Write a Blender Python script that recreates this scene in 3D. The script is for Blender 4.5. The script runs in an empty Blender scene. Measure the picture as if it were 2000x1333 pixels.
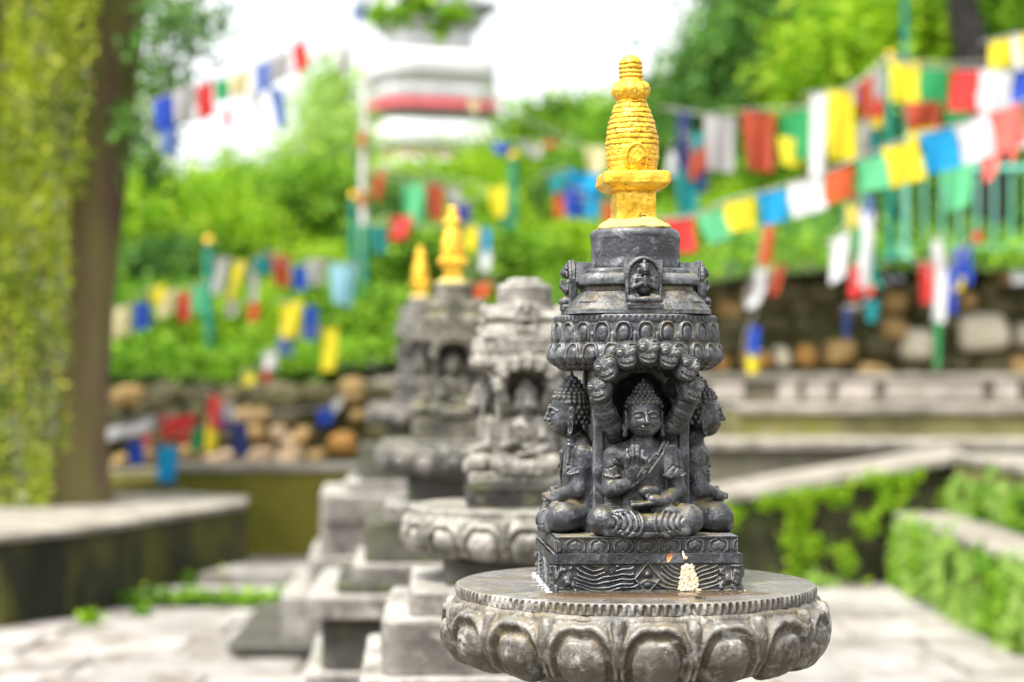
import bpy, math, random
import numpy as np
from mathutils import Vector, Matrix, Euler

S = bpy.context.scene
COL = S.collection
PI = math.pi
R = math.radians

# ------------------------------------------------------------------ camera
F = 3660.0            # focal length in pixels of a 2000 px wide picture
HZ = 729.0            # horizon row
CAMZ = 1.5            # eye height over the paving
cam_data = bpy.data.cameras.new("camera")
cam = bpy.data.objects.new("camera", cam_data)
COL.objects.link(cam)
cam.location = (0, 0, CAMZ)
cam.rotation_euler = (R(90), 0, 0)
cam_data.sensor_width = 36
cam_data.lens = F / 2000 * 36
cam_data.shift_y = (HZ - 666.5) / 2000
cam_data.clip_end = 2000
cam_data.clip_start = 0.05
cam_data.dof.use_dof = True
cam_data.dof.focus_distance = 2.80
cam_data.dof.aperture_fstop = 2.5
S.camera = cam

# ------------------------------------------------------------------ world, sun, exposure
SUN_EL, SUN_AZ = 64, 222      # azimuth the light comes from, degrees from +Y towards +X
wd = bpy.data.worlds.new("World")
S.world = wd
wd.use_nodes = True
nt = wd.node_tree
nt.nodes.clear()
sky = nt.nodes.new("ShaderNodeTexSky")
sky.sky_type = 'NISHITA'
sky.sun_disc = False
sky.sun_elevation = R(SUN_EL)
sky.sun_rotation = R(SUN_AZ)
sky.air_density = 1.0
sky.dust_density = 4.0
hs = nt.nodes.new("ShaderNodeHueSaturation")
hs.inputs["Saturation"].default_value = 0.12
bg = nt.nodes.new("ShaderNodeBackground")
bg.inputs["Strength"].default_value = 0.085
wo = nt.nodes.new("ShaderNodeOutputWorld")
nt.links.new(sky.outputs[0], hs.inputs["Color"])
nt.links.new(hs.outputs[0], bg.inputs["Color"])
nt.links.new(bg.outputs[0], wo.inputs["Surface"])
sd = bpy.data.lights.new("sun", 'SUN')
sd.energy = 1.5
sd.angle = R(14)
sd.color = (1.0, 0.955, 0.88)
sun = bpy.data.objects.new("sun", sd)
COL.objects.link(sun)
_d = Vector((math.sin(R(SUN_AZ)) * math.cos(R(SUN_EL)), math.cos(R(SUN_AZ)) * math.cos(R(SUN_EL)), math.sin(R(SUN_EL))))
sun.rotation_euler = _d.to_track_quat('Z', 'Y').to_euler()
S.view_settings.view_transform = 'Standard'
S.view_settings.look = 'None'
S.view_settings.gamma = 1
S.view_settings.use_curve_mapping = False
S.view_settings.exposure = 2.35
S.render.engine = 'CYCLES'
S.cycles.use_denoising = True
try:
    S.cycles.denoiser = 'OPENIMAGEDENOISE'
except Exception:
    pass
S.cycles.max_bounces = 8
S.cycles.transparent_max_bounces = 8
S.cycles.sample_clamp_indirect = 6

rng = np.random.default_rng(7)
random.seed(7)

# ------------------------------------------------------------------ helpers
def W(px, py, Y):
    """point at distance Y seen at pixel (px, py) of the 2000 x 1333 photograph"""
    return Vector(((px - 1000) * Y / F, Y, CAMZ + (HZ - py) * Y / F))

def mesh_from(name, v, f, smooth=True):
    v = np.asarray(v, dtype=np.float32)
    me = bpy.data.meshes.new(name)
    f = np.asarray(f, dtype=np.int32)
    k = f.shape[1]
    me.vertices.add(len(v))
    me.vertices.foreach_set("co", v.ravel())
    me.loops.add(f.size)
    me.loops.foreach_set("vertex_index", f.ravel())
    me.polygons.add(len(f))
    me.polygons.foreach_set("loop_start", np.arange(0, f.size, k, dtype=np.int32))
    me.polygons.foreach_set("loop_total", np.full(len(f), k, dtype=np.int32))
    me.update(calc_edges=True)
    me.polygons.foreach_set("use_smooth", np.full(len(f), smooth, dtype=bool))
    return me

class MB:
    """collects mixed faces"""
    def __init__(s): s.v = []; s.f = []
    def add(s, v, f):
        o = len(s.v); s.v += [tuple(p) for p in v]; s.f += [tuple(i + o for i in q) for q in f]
    def mesh(s, name, smooth=False):
        me = bpy.data.meshes.new(name); me.from_pydata(s.v, [], s.f); me.update()
        if smooth:
            me.polygons.foreach_set("use_smooth", np.full(len(s.f), True, dtype=bool))
        return me

def link(name, me, mat=None, parent=None, loc=None, rot=None, scale=None):
    o = bpy.data.objects.new(name, me)
    COL.objects.link(o)
    if mat is not None and me is not None:
        if len(me.materials) == 0:
            me.materials.append(mat)
        elif me.materials[0] != mat:
            o.material_slots[0].link = 'OBJECT'
            o.material_slots[0].material = mat
    if parent is not None: o.parent = parent
    if loc is not None: o.location = loc
    if rot is not None: o.rotation_euler = rot
    if scale is not None: o.scale = scale
    return o

def tag(o, label=None, cat=None, group=None, kind=None):
    if label: o["label"] = label
    if cat: o["category"] = cat
    if group: o["group"] = group
    if kind: o["kind"] = kind
    return o

def empty(name, loc, rz=0.0, **k):
    o = bpy.data.objects.new(name, None)
    o.empty_display_size = 0.1
    COL.objects.link(o)
    o.location = loc
    o.rotation_euler = (0, 0, rz)
    return tag(o, **k)

def box_vf(c, h):
    x, y, z = c; a, b, d = h
    v = [(x+i*a, y+j*b, z+k*d) for k in (-1, 1) for j in (-1, 1) for i in (-1, 1)]
    f = [(0,2,3,1),(4,5,7,6),(0,1,5,4),(2,6,7,3),(0,4,6,2),(1,3,7,5)]
    return v, f

def _hash(ix, iy, iz):
    n = (ix * 374761393 + iy * 668265263 + iz * 2147483647 + 144269504) & 0xffffffff
    n = ((n ^ (n >> 13)) * 1274126177) & 0xffffffff
    n = n ^ (n >> 16)
    return (n & 0xffff).astype(np.float32) / 65535.0

def vnoise(p, scale):
    """value noise in -1..1 at points p (...,3)"""
    q = np.asarray(p, dtype=np.float64) * scale + 1000.0
    i = np.floor(q).astype(np.int64); f = (q - i)
    f = f * f * (3 - 2 * f)
    r = 0
    for dx in (0, 1):
        wx = f[..., 0] if dx else 1 - f[..., 0]
        for dy in (0, 1):
            wy = f[..., 1] if dy else 1 - f[..., 1]
            for dz in (0, 1):
                wz = f[..., 2] if dz else 1 - f[..., 2]
                r = r + wx * wy * wz * _hash(i[..., 0]+dx, i[..., 1]+dy, i[..., 2]+dz)
    return r * 2 - 1

def fbm(p, s, o=3):
    r = 0; a = 1
    for k in range(o):
        r = r + a * vnoise(p, s * 2**k); a *= .5
    return r

def grid_faces(nu, nv, close_u=False):
    """verts indexed j*nu+i ; faces wound for outward normal when u runs ccw and v runs up"""
    i = np.arange(nu if close_u else nu - 1); j = np.arange(nv - 1)
    I, J = np.meshgrid(i, j)
    a = J*nu + I; b = J*nu + (I+1) % nu
    return np.stack([a, b, b+nu, a+nu], -1).reshape(-1, 4)

def loft(name, prof, nseg=96, n=2.0, noise=0.0, nscale=40, sub=3, cap=True, mod=None, off=(0, 0), sharp=0):
    """stack of (half width, z[, exponent]) rings; superellipse cross-section, sharp enough for slabs"""
    P = []
    for a, b in zip(prof[:-1], prof[1:]):
        d = math.hypot(a[0]-b[0], a[1]-b[1])
        k = max(1, min(24, int(d / (0.004 * sub)))) if sub else 1
        for t in range(k):
            u = t / k
            P.append((a[0]+(b[0]-a[0])*u, a[1]+(b[1]-a[1])*u, (a[2] if len(a) > 2 else n)))
    P.append((prof[-1][0], prof[-1][1], prof[-1][2] if len(prof[-1]) > 2 else n))
    P = np.array(P)
    th = np.linspace(0, 2*PI, nseg, endpoint=False)
    T, rr = np.meshgrid(th, P[:, 0]); _, zz = np.meshgrid(th, P[:, 1]); _, ee = np.meshgrid(th, P[:, 2])
    c = np.abs(np.cos(T)) + 1e-9; s = np.abs(np.sin(T)) + 1e-9
    k = 1 / (c**ee + s**ee)**(1/ee)
    r = rr * k
    if mod is not None: r = r + mod(T, zz)
    V = np.stack([r*np.cos(T)+off[0], r*np.sin(T)+off[1], zz], -1)
    if noise:
        nn = fbm(V, nscale, 3) * noise
        V[..., 0] += nn*np.cos(T); V[..., 1] += nn*np.sin(T); V[..., 2] += nn*.5
    nv = len(P)
    F4 = grid_faces(nseg, nv, True)
    V = V.reshape(-1, 3)
    if cap:
        # fans closed with quads collapsed to the centre
        o = len(V)
        V = np.vstack([V, [[off[0], off[1], P[0, 1]], [off[0], off[1], P[-1, 1]]]])
        i = np.arange(0, nseg, 2)
        bot = np.stack([np.full_like(i, o), (i+2) % nseg, (i+1) % nseg, i], -1)
        b0 = (nv-1)*nseg
        top = np.stack([np.full_like(i, o+1), b0+i, b0+(i+1) % nseg, b0+(i+2) % nseg], -1)
        F4 = np.vstack([F4, bot, top])
    me = mesh_from(name, V, F4)
    if sharp: me.set_sharp_from_angle(angle=R(sharp))
    return me

# ------------------------------------------------------------------ signed-distance sculpting
class Vol:
    def __init__(s, lo, hi, h):
        s.lo = np.array(lo, float); s.h = h
        s.n = np.ceil((np.array(hi) - s.lo) / h).astype(int) + 1
        s.d = np.full(s.n, 1.0, dtype=np.float32)
    def _reg(s, lo, hi):
        a = np.clip(np.floor((np.array(lo) - s.lo) / s.h).astype(int), 0, s.n)
        b = np.clip(np.ceil((np.array(hi) - s.lo) / s.h).astype(int) + 1, 0, s.n)
        if (b <= a).any(): return None
        ax = [s.lo[k] + s.h * np.arange(a[k], b[k]) for k in range(3)]
        g = np.meshgrid(*ax, indexing='ij')
        return tuple(slice(a[k], b[k]) for k in range(3)), np.stack(g, -1).astype(np.float32)
    def _op(s, sl, d, k, sub):
        e = s.d[sl]
        if sub:
            d = -d
            hh = np.maximum(k - np.abs(e - d), 0) / max(k, 1e-9)
            s.d[sl] = np.maximum(e, d) + hh*hh*k*.25
        else:
            hh = np.maximum(k - np.abs(e - d), 0) / max(k, 1e-9)
            s.d[sl] = np.minimum(e, d) - hh*hh*k*.25
    def ell(s, c, r, k=.004, sub=False, rot=None, mir=False):
        c = np.array(c, float); r = np.array(r, float) if np.ndim(r) else np.array([r]*3, float)
        m = r.max() + k + 3*s.h
        q = s._reg(c - m, c + m)
        if q is not None:
            sl, P = q; P = P - c.astype(np.float32)
            if rot is not None:
                M = np.array(Euler([R(a) for a in rot]).to_matrix(), dtype=np.float32)
                P = P @ M
            k0 = np.sqrt(((P / r)**2).sum(-1)); k1 = np.sqrt(((P / r**2)**2).sum(-1)) + 1e-9
            s._op(sl, k0*(k0-1)/k1, k, sub)
        if mir: s.ell((-c[0], c[1], c[2]), r, k, sub, None if rot is None else (rot[0], -rot[1], -rot[2]))
    def cap(s, a, b, ra, rb=None, k=.004, sub=False, mir=False):
        rb = ra if rb is None else rb
        a = np.array(a, float); b = np.array(b, float)
        m = max(ra, rb) + k + 3*s.h
        q = s._reg(np.minimum(a, b) - m, np.maximum(a, b) + m)
        if q is not None:
            sl, P = q; ba = (b - a).astype(np.float32); pa = P - a.astype(np.float32)
            t = np.clip((pa @ ba) / max(float(ba @ ba), 1e-12), 0, 1)
            d = np.sqrt(((pa - t[..., None]*ba)**2).sum(-1)) - (ra + (rb-ra)*t)
            s._op(sl, d, k, sub)
        if mir: s.cap((-a[0], a[1], a[2]), (-b[0], b[1], b[2]), ra, rb, k, sub)
    def line(s, pts, r, k=.002, sub=False, mir=False, r2=None):
        n = len(pts) - 1
        for i in range(n):
            ra = r if r2 is None else r + (r2-r)*i/n
            rb = r if r2 is None else r + (r2-r)*(i+1)/n
            s.cap(pts[i], pts[i+1], ra, rb, k, sub, mir)
    def box(s, c, hf, rd=.002, k=.003, sub=False, rot=None, mir=False):
        c = np.array(c, float); hf = np.array(hf, float)
        m = np.linalg.norm(hf) + k + 3*s.h if rot is not None else hf + k + 3*s.h
        q = s._reg(c - m, c + m)
        if q is not None:
            sl, P = q; P = P - c.astype(np.float32)
            if rot is not None:
                P = P @ np.array(Euler([R(a) for a in rot]).to_matrix(), dtype=np.float32)
            Q = np.abs(P) - (hf - rd)
            d = np.sqrt((np.maximum(Q, 0)**2).sum(-1)) + np.minimum(Q.max(-1), 0) - rd
            s._op(sl, d, k, sub)
        if mir: s.box((-c[0], c[1], c[2]), hf, rd, k, sub, None if rot is None else (rot[0], -rot[1], -rot[2]))
    def surf(s, x, z):
        """y of the first surface met coming from the front"""
        i = int(round((x-s.lo[0])/s.h)); k = int(round((z-s.lo[2])/s.h))
        col = s.d[min(max(i, 0), s.n[0]-1), :, min(max(k, 0), s.n[2]-1)]
        w = np.argmax(col < 0)
        return None if col[w] >= 0 else s.lo[1]+s.h*w
    def trace(s, pts, r, k=.001, sub=True, sink=0.0, m=7, mir=False):
        """line drawn on the front surface through (x, z) points, cut in or laid on"""
        P = []
        for (x0, z0), (x1, z1) in zip(pts[:-1], pts[1:]):
            for t in range(m): P.append((x0+(x1-x0)*t/m, z0+(z1-z0)*t/m))
        P.append(pts[-1]); Q = []
        for x, z in P:
            y = s.surf(x, z)
            if y is not None: Q.append((x, y+sink, z))
        ys = [q[1] for q in Q]
        Q = [(q[0], sum(ys[max(0, i-2):i+3])/len(ys[max(0, i-2):i+3]), q[2]) for i, q in enumerate(Q)]
        for p, q in zip(Q[:-1], Q[1:]):
            if abs(p[1]-q[1]) < .008: s.cap(p, q, r, r, k, sub)
        if mir: s.trace([(-x, z) for x, z in pts], r, k, sub, sink, m)
    def noise(s, amp, scale, o=2):
        q = s._reg(s.lo, s.lo + s.h*(s.n-1)); sl, P = q
        m = np.abs(s.d) < 4*s.h + amp
        s.d[m] += (fbm(P[m], scale, o) * amp).astype(np.float32)
    def mesh(s, name):
        d = s.d; h = s.h
        d[0] = d[-1] = 1; d[:, 0] = d[:, -1] = 1; d[:, :, 0] = d[:, :, -1] = 1
        ins = d < 0
        nx, ny, nz = (s.n - 1)
        def cc(a, i, j, k): return a[i:nx+i, j:ny+j, k:nz+k]
        cnt = np.zeros((nx, ny, nz), np.int8)
        for i in (0, 1):
            for j in (0, 1):
                for k in (0, 1): cnt += cc(ins, i, j, k)
        act = (cnt > 0) & (cnt < 8)
        idx = np.full((nx, ny, nz), -1, np.int64)
        A = np.argwhere(act); idx[act] = np.arange(len(A))
        pos = np.zeros((len(A), 3)); num = np.zeros(len(A))
        cor = [(i, j, k) for i in (0, 1) for j in (0, 1) for k in (0, 1)]
        for p in cor:
            for ax in range(3):
                if p[ax]: continue
                q = list(p); q[ax] = 1
                da = d[A[:, 0]+p[0], A[:, 1]+p[1], A[:, 2]+p[2]]; db = d[A[:, 0]+q[0], A[:, 1]+q[1], A[:, 2]+q[2]]
                m = (da < 0) != (db < 0)
                t = np.where(m, da / np.where(m, da - db, 1), 0)
                e = np.tile(np.array(p, float), (len(A), 1)); e[:, ax] = t
                pos[m] += e[m]; num[m] += 1
        V = s.lo + h * (A + pos / num[:, None])
        fs = []
        for ax in range(3):
            o1, o2 = [(1, 2), (2, 0), (0, 1)][ax]
            sh = [slice(1, None)]*3; sh[ax] = slice(0, None)
            a = ins[tuple(slice(0, -1) if q == ax else slice(1, -1) for q in range(3))]
            b = ins[tuple(slice(1, None) if q == ax else slice(1, -1) for q in range(3))]
            E = np.argwhere(a != b)
            if not len(E): continue
            fl = a[E[:, 0], E[:, 1], E[:, 2]]
            base = E.copy(); base[:, o1] += 1; base[:, o2] += 1
            def g(u, v):
                c = base.copy(); c[:, o1] -= u; c[:, o2] -= v
                return idx[c[:, 0], c[:, 1], c[:, 2]]
            q = np.stack([g(1, 1), g(0, 1), g(0, 0), g(1, 0)], -1)
            q[~fl] = q[~fl][:, ::-1]
            fs.append(q)
        Fc = np.vstack(fs)
        Fc = Fc[(Fc >= 0).all(1)]
        return mesh_from(name, V, Fc)

# ------------------------------------------------------------------ materials
def new_mat(name):
    m = bpy.data.materials.new(name); m.use_nodes = True
    n = m.node_tree; n.nodes.clear()
    return m, n
class N:
    def __init__(s, nt): s.t = nt
    def n(s, typ, **kw):
        x = s.t.nodes.new(typ)
        for k, v in kw.items():
            if k.startswith('i_'):
                key = k[2:]; key = int(key) if key.isdigit() else key
                if hasattr(v, 'node'): s.t.links.new(v, x.inputs[key])
                else: x.inputs[key].default_value = v
            else: setattr(x, k, v)
        return x
    def noise(s, vec, scale, detail=4, rough=.55, dist=0):
        x = s.n("ShaderNodeTexNoise"); x.inputs["Scale"].default_value = scale
        x.inputs["Detail"].default_value = detail; x.inputs["Roughness"].default_value = rough
        x.inputs["Distortion"].default_value = dist
        if vec is not None: s.t.links.new(vec, x.inputs["Vector"])
        return x.outputs["Fac"]
    def ramp(s, fac, a, b, ca=(0, 0, 0, 1), cb=(1, 1, 1, 1)):
        x = s.n("ShaderNodeValToRGB"); e = x.color_ramp.elements
        e[0].position = a; e[0].color = ca; e[1].position = b; e[1].color = cb
        s.t.links.new(fac, x.inputs[0]); return x.outputs[0]
    def mix(s, fac, a, b, blend='MIX'):
        x = s.n("ShaderNodeMix"); x.data_type = 'RGBA'; x.blend_type = blend
        for k, v in ((0, fac), (6, a), (7, b)):
            if hasattr(v, 'node'): s.t.links.new(v, x.inputs[k])
            else: x.inputs[k].default_value = v if k == 0 or len(v) == 4 else (*v, 1)
        return x.outputs[2]
    def math(s, op, a, b=0.0, c=None):
        x = s.n("ShaderNodeMath"); x.operation = op
        for k, v in enumerate((a, b) if c is None else (a, b, c)):
            if hasattr(v, 'node'): s.t.links.new(v, x.inputs[k])
            else: x.inputs[k].default_value = v
        return x.outputs[0]
    def bsdf(s, col, rough=.7, bump=None, bstr=.3, bdist=.01, **kw):
        b = s.n("ShaderNodeBsdfPrincipled")
        if hasattr(col, 'node'): s.t.links.new(col, b.inputs["Base Color"])
        else: b.inputs["Base Color"].default_value = (*col, 1) if len(col) == 3 else col
        if hasattr(rough, 'node'): s.t.links.new(rough, b.inputs["Roughness"])
        else: b.inputs["Roughness"].default_value = rough
        for k, v in kw.items():
            k = k.replace('_', ' ')
            if hasattr(v, 'node'): s.t.links.new(v, b.inputs[k])
            else: b.inputs[k].default_value = v
        if bump is not None:
            u = s.n("ShaderNodeBump"); u.inputs["Strength"].default_value = bstr; u.inputs["Distance"].default_value = bdist
            s.t.links.new(bump, u.inputs["Height"]); s.t.links.new(u.outputs[0], b.inputs["Normal"])
        return b
    def out(s, sh):
        o = s.n("ShaderNodeOutputMaterial"); s.t.links.new(sh.outputs[0] if hasattr(sh, 'outputs') else sh, o.inputs["Surface"])

def carved_stone(name, c1, c2, pale, lichen, pale_amt=.5, lich_amt=.5, rough=(.35, .7), fine=1.0, up_dust=0.35, spots=.0, top=None, patch=.25):
    """weathered carved stone: two-tone body, pale worn patches, yellow-green lichen held in the hollows and on ledges"""
    m, t = new_mat(name); g = N(t)
    tc = g.n("ShaderNodeTexCoord").outputs["Object"]
    geo = g.n("ShaderNodeNewGeometry")
    a = g.noise(tc, 9*fine, 6, .65); b = g.noise(tc, 38*fine, 5, .7); c = g.noise(tc, 190*fine, 4, .6)
    big = g.noise(tc, 15*fine, 7, .72, .4)
    col = g.mix(g.ramp(a, .36, .64), (*c1, 1), (*c2, 1))
    col = g.mix(g.math('MULTIPLY', g.ramp(b, .53, .72), pale_amt), col, (*pale, 1))
    col = g.mix(g.math('MULTIPLY', g.ramp(big, .56, .63), patch), col, tuple(min(1, x*1.25) for x in pale)+(1,))
    # convex edges rubbed lighter
    pt = geo.outputs["Pointiness"]
    edge = g.math('MULTIPLY', g.math('MULTIPLY', g.ramp(pt, .508, .575), g.ramp(g.noise(tc, 60*fine, 4, .7), .35, .6)), .75)
    col = g.mix(edge, col, (*pale, 1))
    hollow = g.ramp(pt, .40, .495, (1, 1, 1, 1), (0, 0, 0, 1))
    sx = g.n("ShaderNodeSeparateXYZ"); t.links.new(geo.outputs["Normal"], sx.inputs[0])
    up = g.ramp(sx.outputs[2], .35, .95)
    lm = g.math('MULTIPLY', g.math('MAXIMUM', g.math('MULTIPLY', hollow, .9), g.math('MULTIPLY', up, up_dust)),
                g.ramp(g.noise(tc, 17*fine, 5, .7), .44, .62))
    lm = g.math('MULTIPLY', lm, lich_amt)
    col = g.mix(lm, col, (*lichen, 1))
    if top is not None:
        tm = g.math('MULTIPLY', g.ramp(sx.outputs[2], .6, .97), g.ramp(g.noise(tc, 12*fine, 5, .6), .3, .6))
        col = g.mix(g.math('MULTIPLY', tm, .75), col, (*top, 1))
    if spots:
        v = g.noise(tc, 330, 2, .5)
        col = g.mix(g.math('MULTIPLY', g.ramp(v, .68, .74), spots), col, (.55, .52, .45, 1))
        v2 = g.noise(tc, 260, 2, .5)
        col = g.mix(g.math('MULTIPLY', g.ramp(v2, .66, .72), spots), col, (.012, .012, .012, 1))
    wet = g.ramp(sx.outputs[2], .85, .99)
    hgt = g.math('ADD', g.math('MULTIPLY', b, .6), g.math('MULTIPLY', c, .35))
    rr = g.n("ShaderNodeMapRange"); t.links.new(g.noise(tc, 14*fine, 4, .6), rr.inputs[0])
    rr.inputs[1].default_value = .35; rr.inputs[2].default_value = .65
    rr.inputs[3].default_value = rough[0]; rr.inputs[4].default_value = rough[1]
    ro = rr.outputs[0]
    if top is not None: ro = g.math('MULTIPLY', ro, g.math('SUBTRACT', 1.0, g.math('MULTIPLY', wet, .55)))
    g.out(g.bsdf(col, ro, hgt, .8, .0045/fine))
    return m

def rough_mat(name, c1, c2, c3=None, scale=3, rough=.85, bstr=.5, bdist=.02, c3amt=.6, stretch=None, rnd=0.0, c3lo=.5, c3hi=.62):
    m, t = new_mat(name); g = N(t)
    tc = g.n("ShaderNodeTexCoord").outputs["Object"]
    oi = g.n("ShaderNodeObjectInfo")
    mp = g.n("ShaderNodeMapping"); t.links.new(tc, mp.inputs[0])
    cx = g.n("ShaderNodeCombineXYZ")
    t.links.new(g.math('MULTIPLY', oi.outputs["Random"], 37.0), cx.inputs[0]); t.links.new(g.math('MULTIPLY', oi.outputs["Random"], 11.0), cx.inputs[2])
    if rnd: t.links.new(cx.outputs[0], mp.inputs["Location"])
    if stretch: mp.inputs["Scale"].default_value = stretch
    v = mp.outputs[0]
    col = g.mix(g.ramp(g.noise(v, scale, 5, .65), .36, .64), (*c1, 1), (*c2, 1))
    if c3: col = g.mix(g.math('MULTIPLY', g.ramp(g.noise(v, scale*1.9, 5, .7), c3lo, c3hi), c3amt), col, (*c3, 1))
    if rnd:
        k = g.math('ADD', g.math('MULTIPLY', oi.outputs["Random"], 2*rnd), 1-rnd)
        x = g.n("ShaderNodeVectorMath", operation='SCALE'); t.links.new(col, x.inputs[0]); t.links.new(k, x.inputs[3]); col = x.outputs[0]
    g.out(g.bsdf(col, rough, g.noise(v, scale*6, 6, .7), bstr, bdist, Specular_IOR_Level=.25))
    return m

def leaf_mat(name, c1, c2, c3, trans=.45, scale=1.1):
    m, t = new_mat(name); g = N(t)
    geo = g.n("ShaderNodeNewGeometry")
    tc = g.n("ShaderNodeTexCoord").outputs["Object"]
    col = g.mix(g.ramp(g.noise(tc, scale, 3, .6), .38, .62), (*c1, 1), (*c2, 1))
    col = g.mix(g.ramp(geo.outputs["Random Per Island"], .55, 1.0), col, (*c3, 1))
    b = g.bsdf(col, .6, Specular_IOR_Level=.2)
    tr = g.n("ShaderNodeBsdfTranslucent"); t.links.new(col, tr.inputs[0])
    mx = g.n("ShaderNodeMixShader"); mx.inputs[0].default_value = trans
    t.links.new(b.outputs[0], mx.inputs[1]); t.links.new(tr.outputs[0], mx.inputs[2])
    g.out(mx); return m

def cloth_mat(name, c, trans=.35):
    m, t = new_mat(name); g = N(t)
    tc = g.n("ShaderNodeTexCoord").outputs["UV"]
    tcg = g.n("ShaderNodeTexCoord").outputs["Object"]
    col = g.mix(g.math('MULTIPLY', g.ramp(g.noise(tcg, 6, 4, .6), .4, .7), .35), (*c, 1), tuple(min(1, x*.75+.03) for x in c)+(1,))
    mp = g.n('ShaderNodeMapping'); t.links.new(tcg, mp.inputs[0]); mp.inputs['Scale'].default_value = (1, 1, 2.2)
    col = g.mix(g.math('MULTIPLY', g.ramp(g.noise(mp.outputs[0], 55, 3, .6), .52, .60), .30), col, tuple(x*.25+.02 for x in c)+(1,))
    b = g.bsdf(col, .8)
    tr = g.n("ShaderNodeBsdfTranslucent"); t.links.new(col, tr.inputs[0])
    mx = g.n("ShaderNodeMixShader"); mx.inputs[0].default_value = trans
    t.links.new(b.outputs[0], mx.inputs[1]); t.links.new(tr.outputs[0], mx.inputs[2])
    g.out(mx); return m

M = {}
M['black'] = carved_stone('black_stone', (.008, .0095, .012), (.029, .032, .039), (.19, .20, .22), (.24, .175, .04), .6, .9, (.24, .52), up_dust=.5, spots=.35, patch=.15)
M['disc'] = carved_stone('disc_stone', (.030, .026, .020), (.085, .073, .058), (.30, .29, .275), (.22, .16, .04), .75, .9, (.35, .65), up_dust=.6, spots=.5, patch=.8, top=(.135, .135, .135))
M['cream'] = carved_stone('cream_stone', (.065, .060, .050), (.21, .195, .17), (.47, .45, .41), (.15, .15, .03), .85, .6, (.6, .85), up_dust=.4, spots=.3, fine=.8)
M['grey'] = carved_stone('grey_stone', (.035, .033, .030), (.11, .10, .09), (.36, .34, .31), (.10, .11, .02), .65, .8, (.6, .85), up_dust=.7, spots=.3, fine=.8)
M['moss'] = carved_stone('mossy_stone', (.030, .028, .022), (.10, .092, .070), (.34, .31, .27), (.13, .14, .018), .6, 1.0, (.7, .9), up_dust=.9, fine=.7)
M['slab'] = carved_stone('pedestal_slab', (.055, .047, .040), (.15, .135, .118), (.34, .32, .29), (.12, .12, .03), .7, .5, (.6, .85), up_dust=.2, spots=.3, fine=.5, top=(.42, .40, .37), patch=.5)  # upward faces coloured paler than the sides: light from above painted into the slab
M['slabd'] = rough_mat('dark_slab', (.030, .029, .026), (.07, .066, .058), (.08, .09, .03), 6, .8, .5, .01, .6)

def gold_mat():
    m, t = new_mat('gold_paint'); g = N(t)
    tc = g.n("ShaderNodeTexCoord").outputs["Object"]
    geo = g.n("ShaderNodeNewGeometry")
    col = g.mix(g.ramp(g.noise(tc, 45, 5, .6), .35, .65), (.78, .43, .018, 1), (.92, .60, .07, 1))
    mp = g.n("ShaderNodeMapping"); t.links.new(tc, mp.inputs[0]); mp.inputs["Scale"].default_value = (1, 1, 2.6)
    crack = g.noise(mp.outputs[0], 120, 6, .75, .6)
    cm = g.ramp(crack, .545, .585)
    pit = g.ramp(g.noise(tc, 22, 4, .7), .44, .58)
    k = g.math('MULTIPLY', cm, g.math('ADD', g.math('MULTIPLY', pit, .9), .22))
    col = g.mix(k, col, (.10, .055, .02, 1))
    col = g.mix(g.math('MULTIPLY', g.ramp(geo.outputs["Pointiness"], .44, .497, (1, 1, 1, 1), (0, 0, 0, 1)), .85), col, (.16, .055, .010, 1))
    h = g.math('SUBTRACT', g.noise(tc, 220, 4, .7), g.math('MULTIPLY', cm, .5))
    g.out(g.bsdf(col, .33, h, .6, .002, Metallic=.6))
    return m
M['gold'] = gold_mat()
# ================================================================== carved pieces of the votive stupas
def disc_profile(t):
    P = np.array([(.2825, -.0175), (.291, -.0215), (.2985, -.034), (.302, -.056), (.297, -.082), (.280, -.104), (.250, -.119), (.215, -.126)])
    d = np.r_[0, np.cumsum(np.hypot(*np.diff(P, axis=0).T))]; d /= d[-1]
    return np.interp(t, d, P[:, 0]), np.interp(t, d, P[:, 1])

def sst(a, b, x):
    t = np.clip((x-a)/(b-a), 0, 1); return t*t*(3-2*t)

def petal_height(u, v, s=1.0):
    """relief of one lotus petal: boss, groove, heart-topped lip, small petal tips in the corners (u -1..1, v 0 top..1 bottom)"""
    vv = v - .015*np.exp(-(u/.16)**2)*(1-sst(.2,.42,v))
    cy = .52
    top = vv < cy
    ry = np.where(top, .29, .31)
    rho = (np.abs(u/.69)**2.5 + np.abs((vv-cy)/ry)**2.5)**(1/2.5)
    boss = .0160*np.sqrt(np.clip(1-rho**2.6, 0, 1))
    lip = .0100*np.exp(-((rho-1.33)/.15)**2) * (1-sst(.62, .90, v))
    out = .0075*sst(1.25, 1.5, rho)*(1-sst(.1, .55, v))*0
    tip = .011*np.clip(1-((np.abs(u)-1)/.20)**2, 0, 1)**.6*sst(.02, .10, v)*(1-sst(.38, .62, v))
    mid = .006*np.clip(1-((np.abs(u)-1)/.14)**2, 0, 1)**.6*sst(.5, .6, v)*(1-sst(.8, .95, v))
    h = np.maximum.reduce([boss, lip, tip, mid]) - .004
    h = h*sst(0, .07, v)
    h = h*(1-sst(.88, 1.0, v)) 
    return h*s

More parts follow.
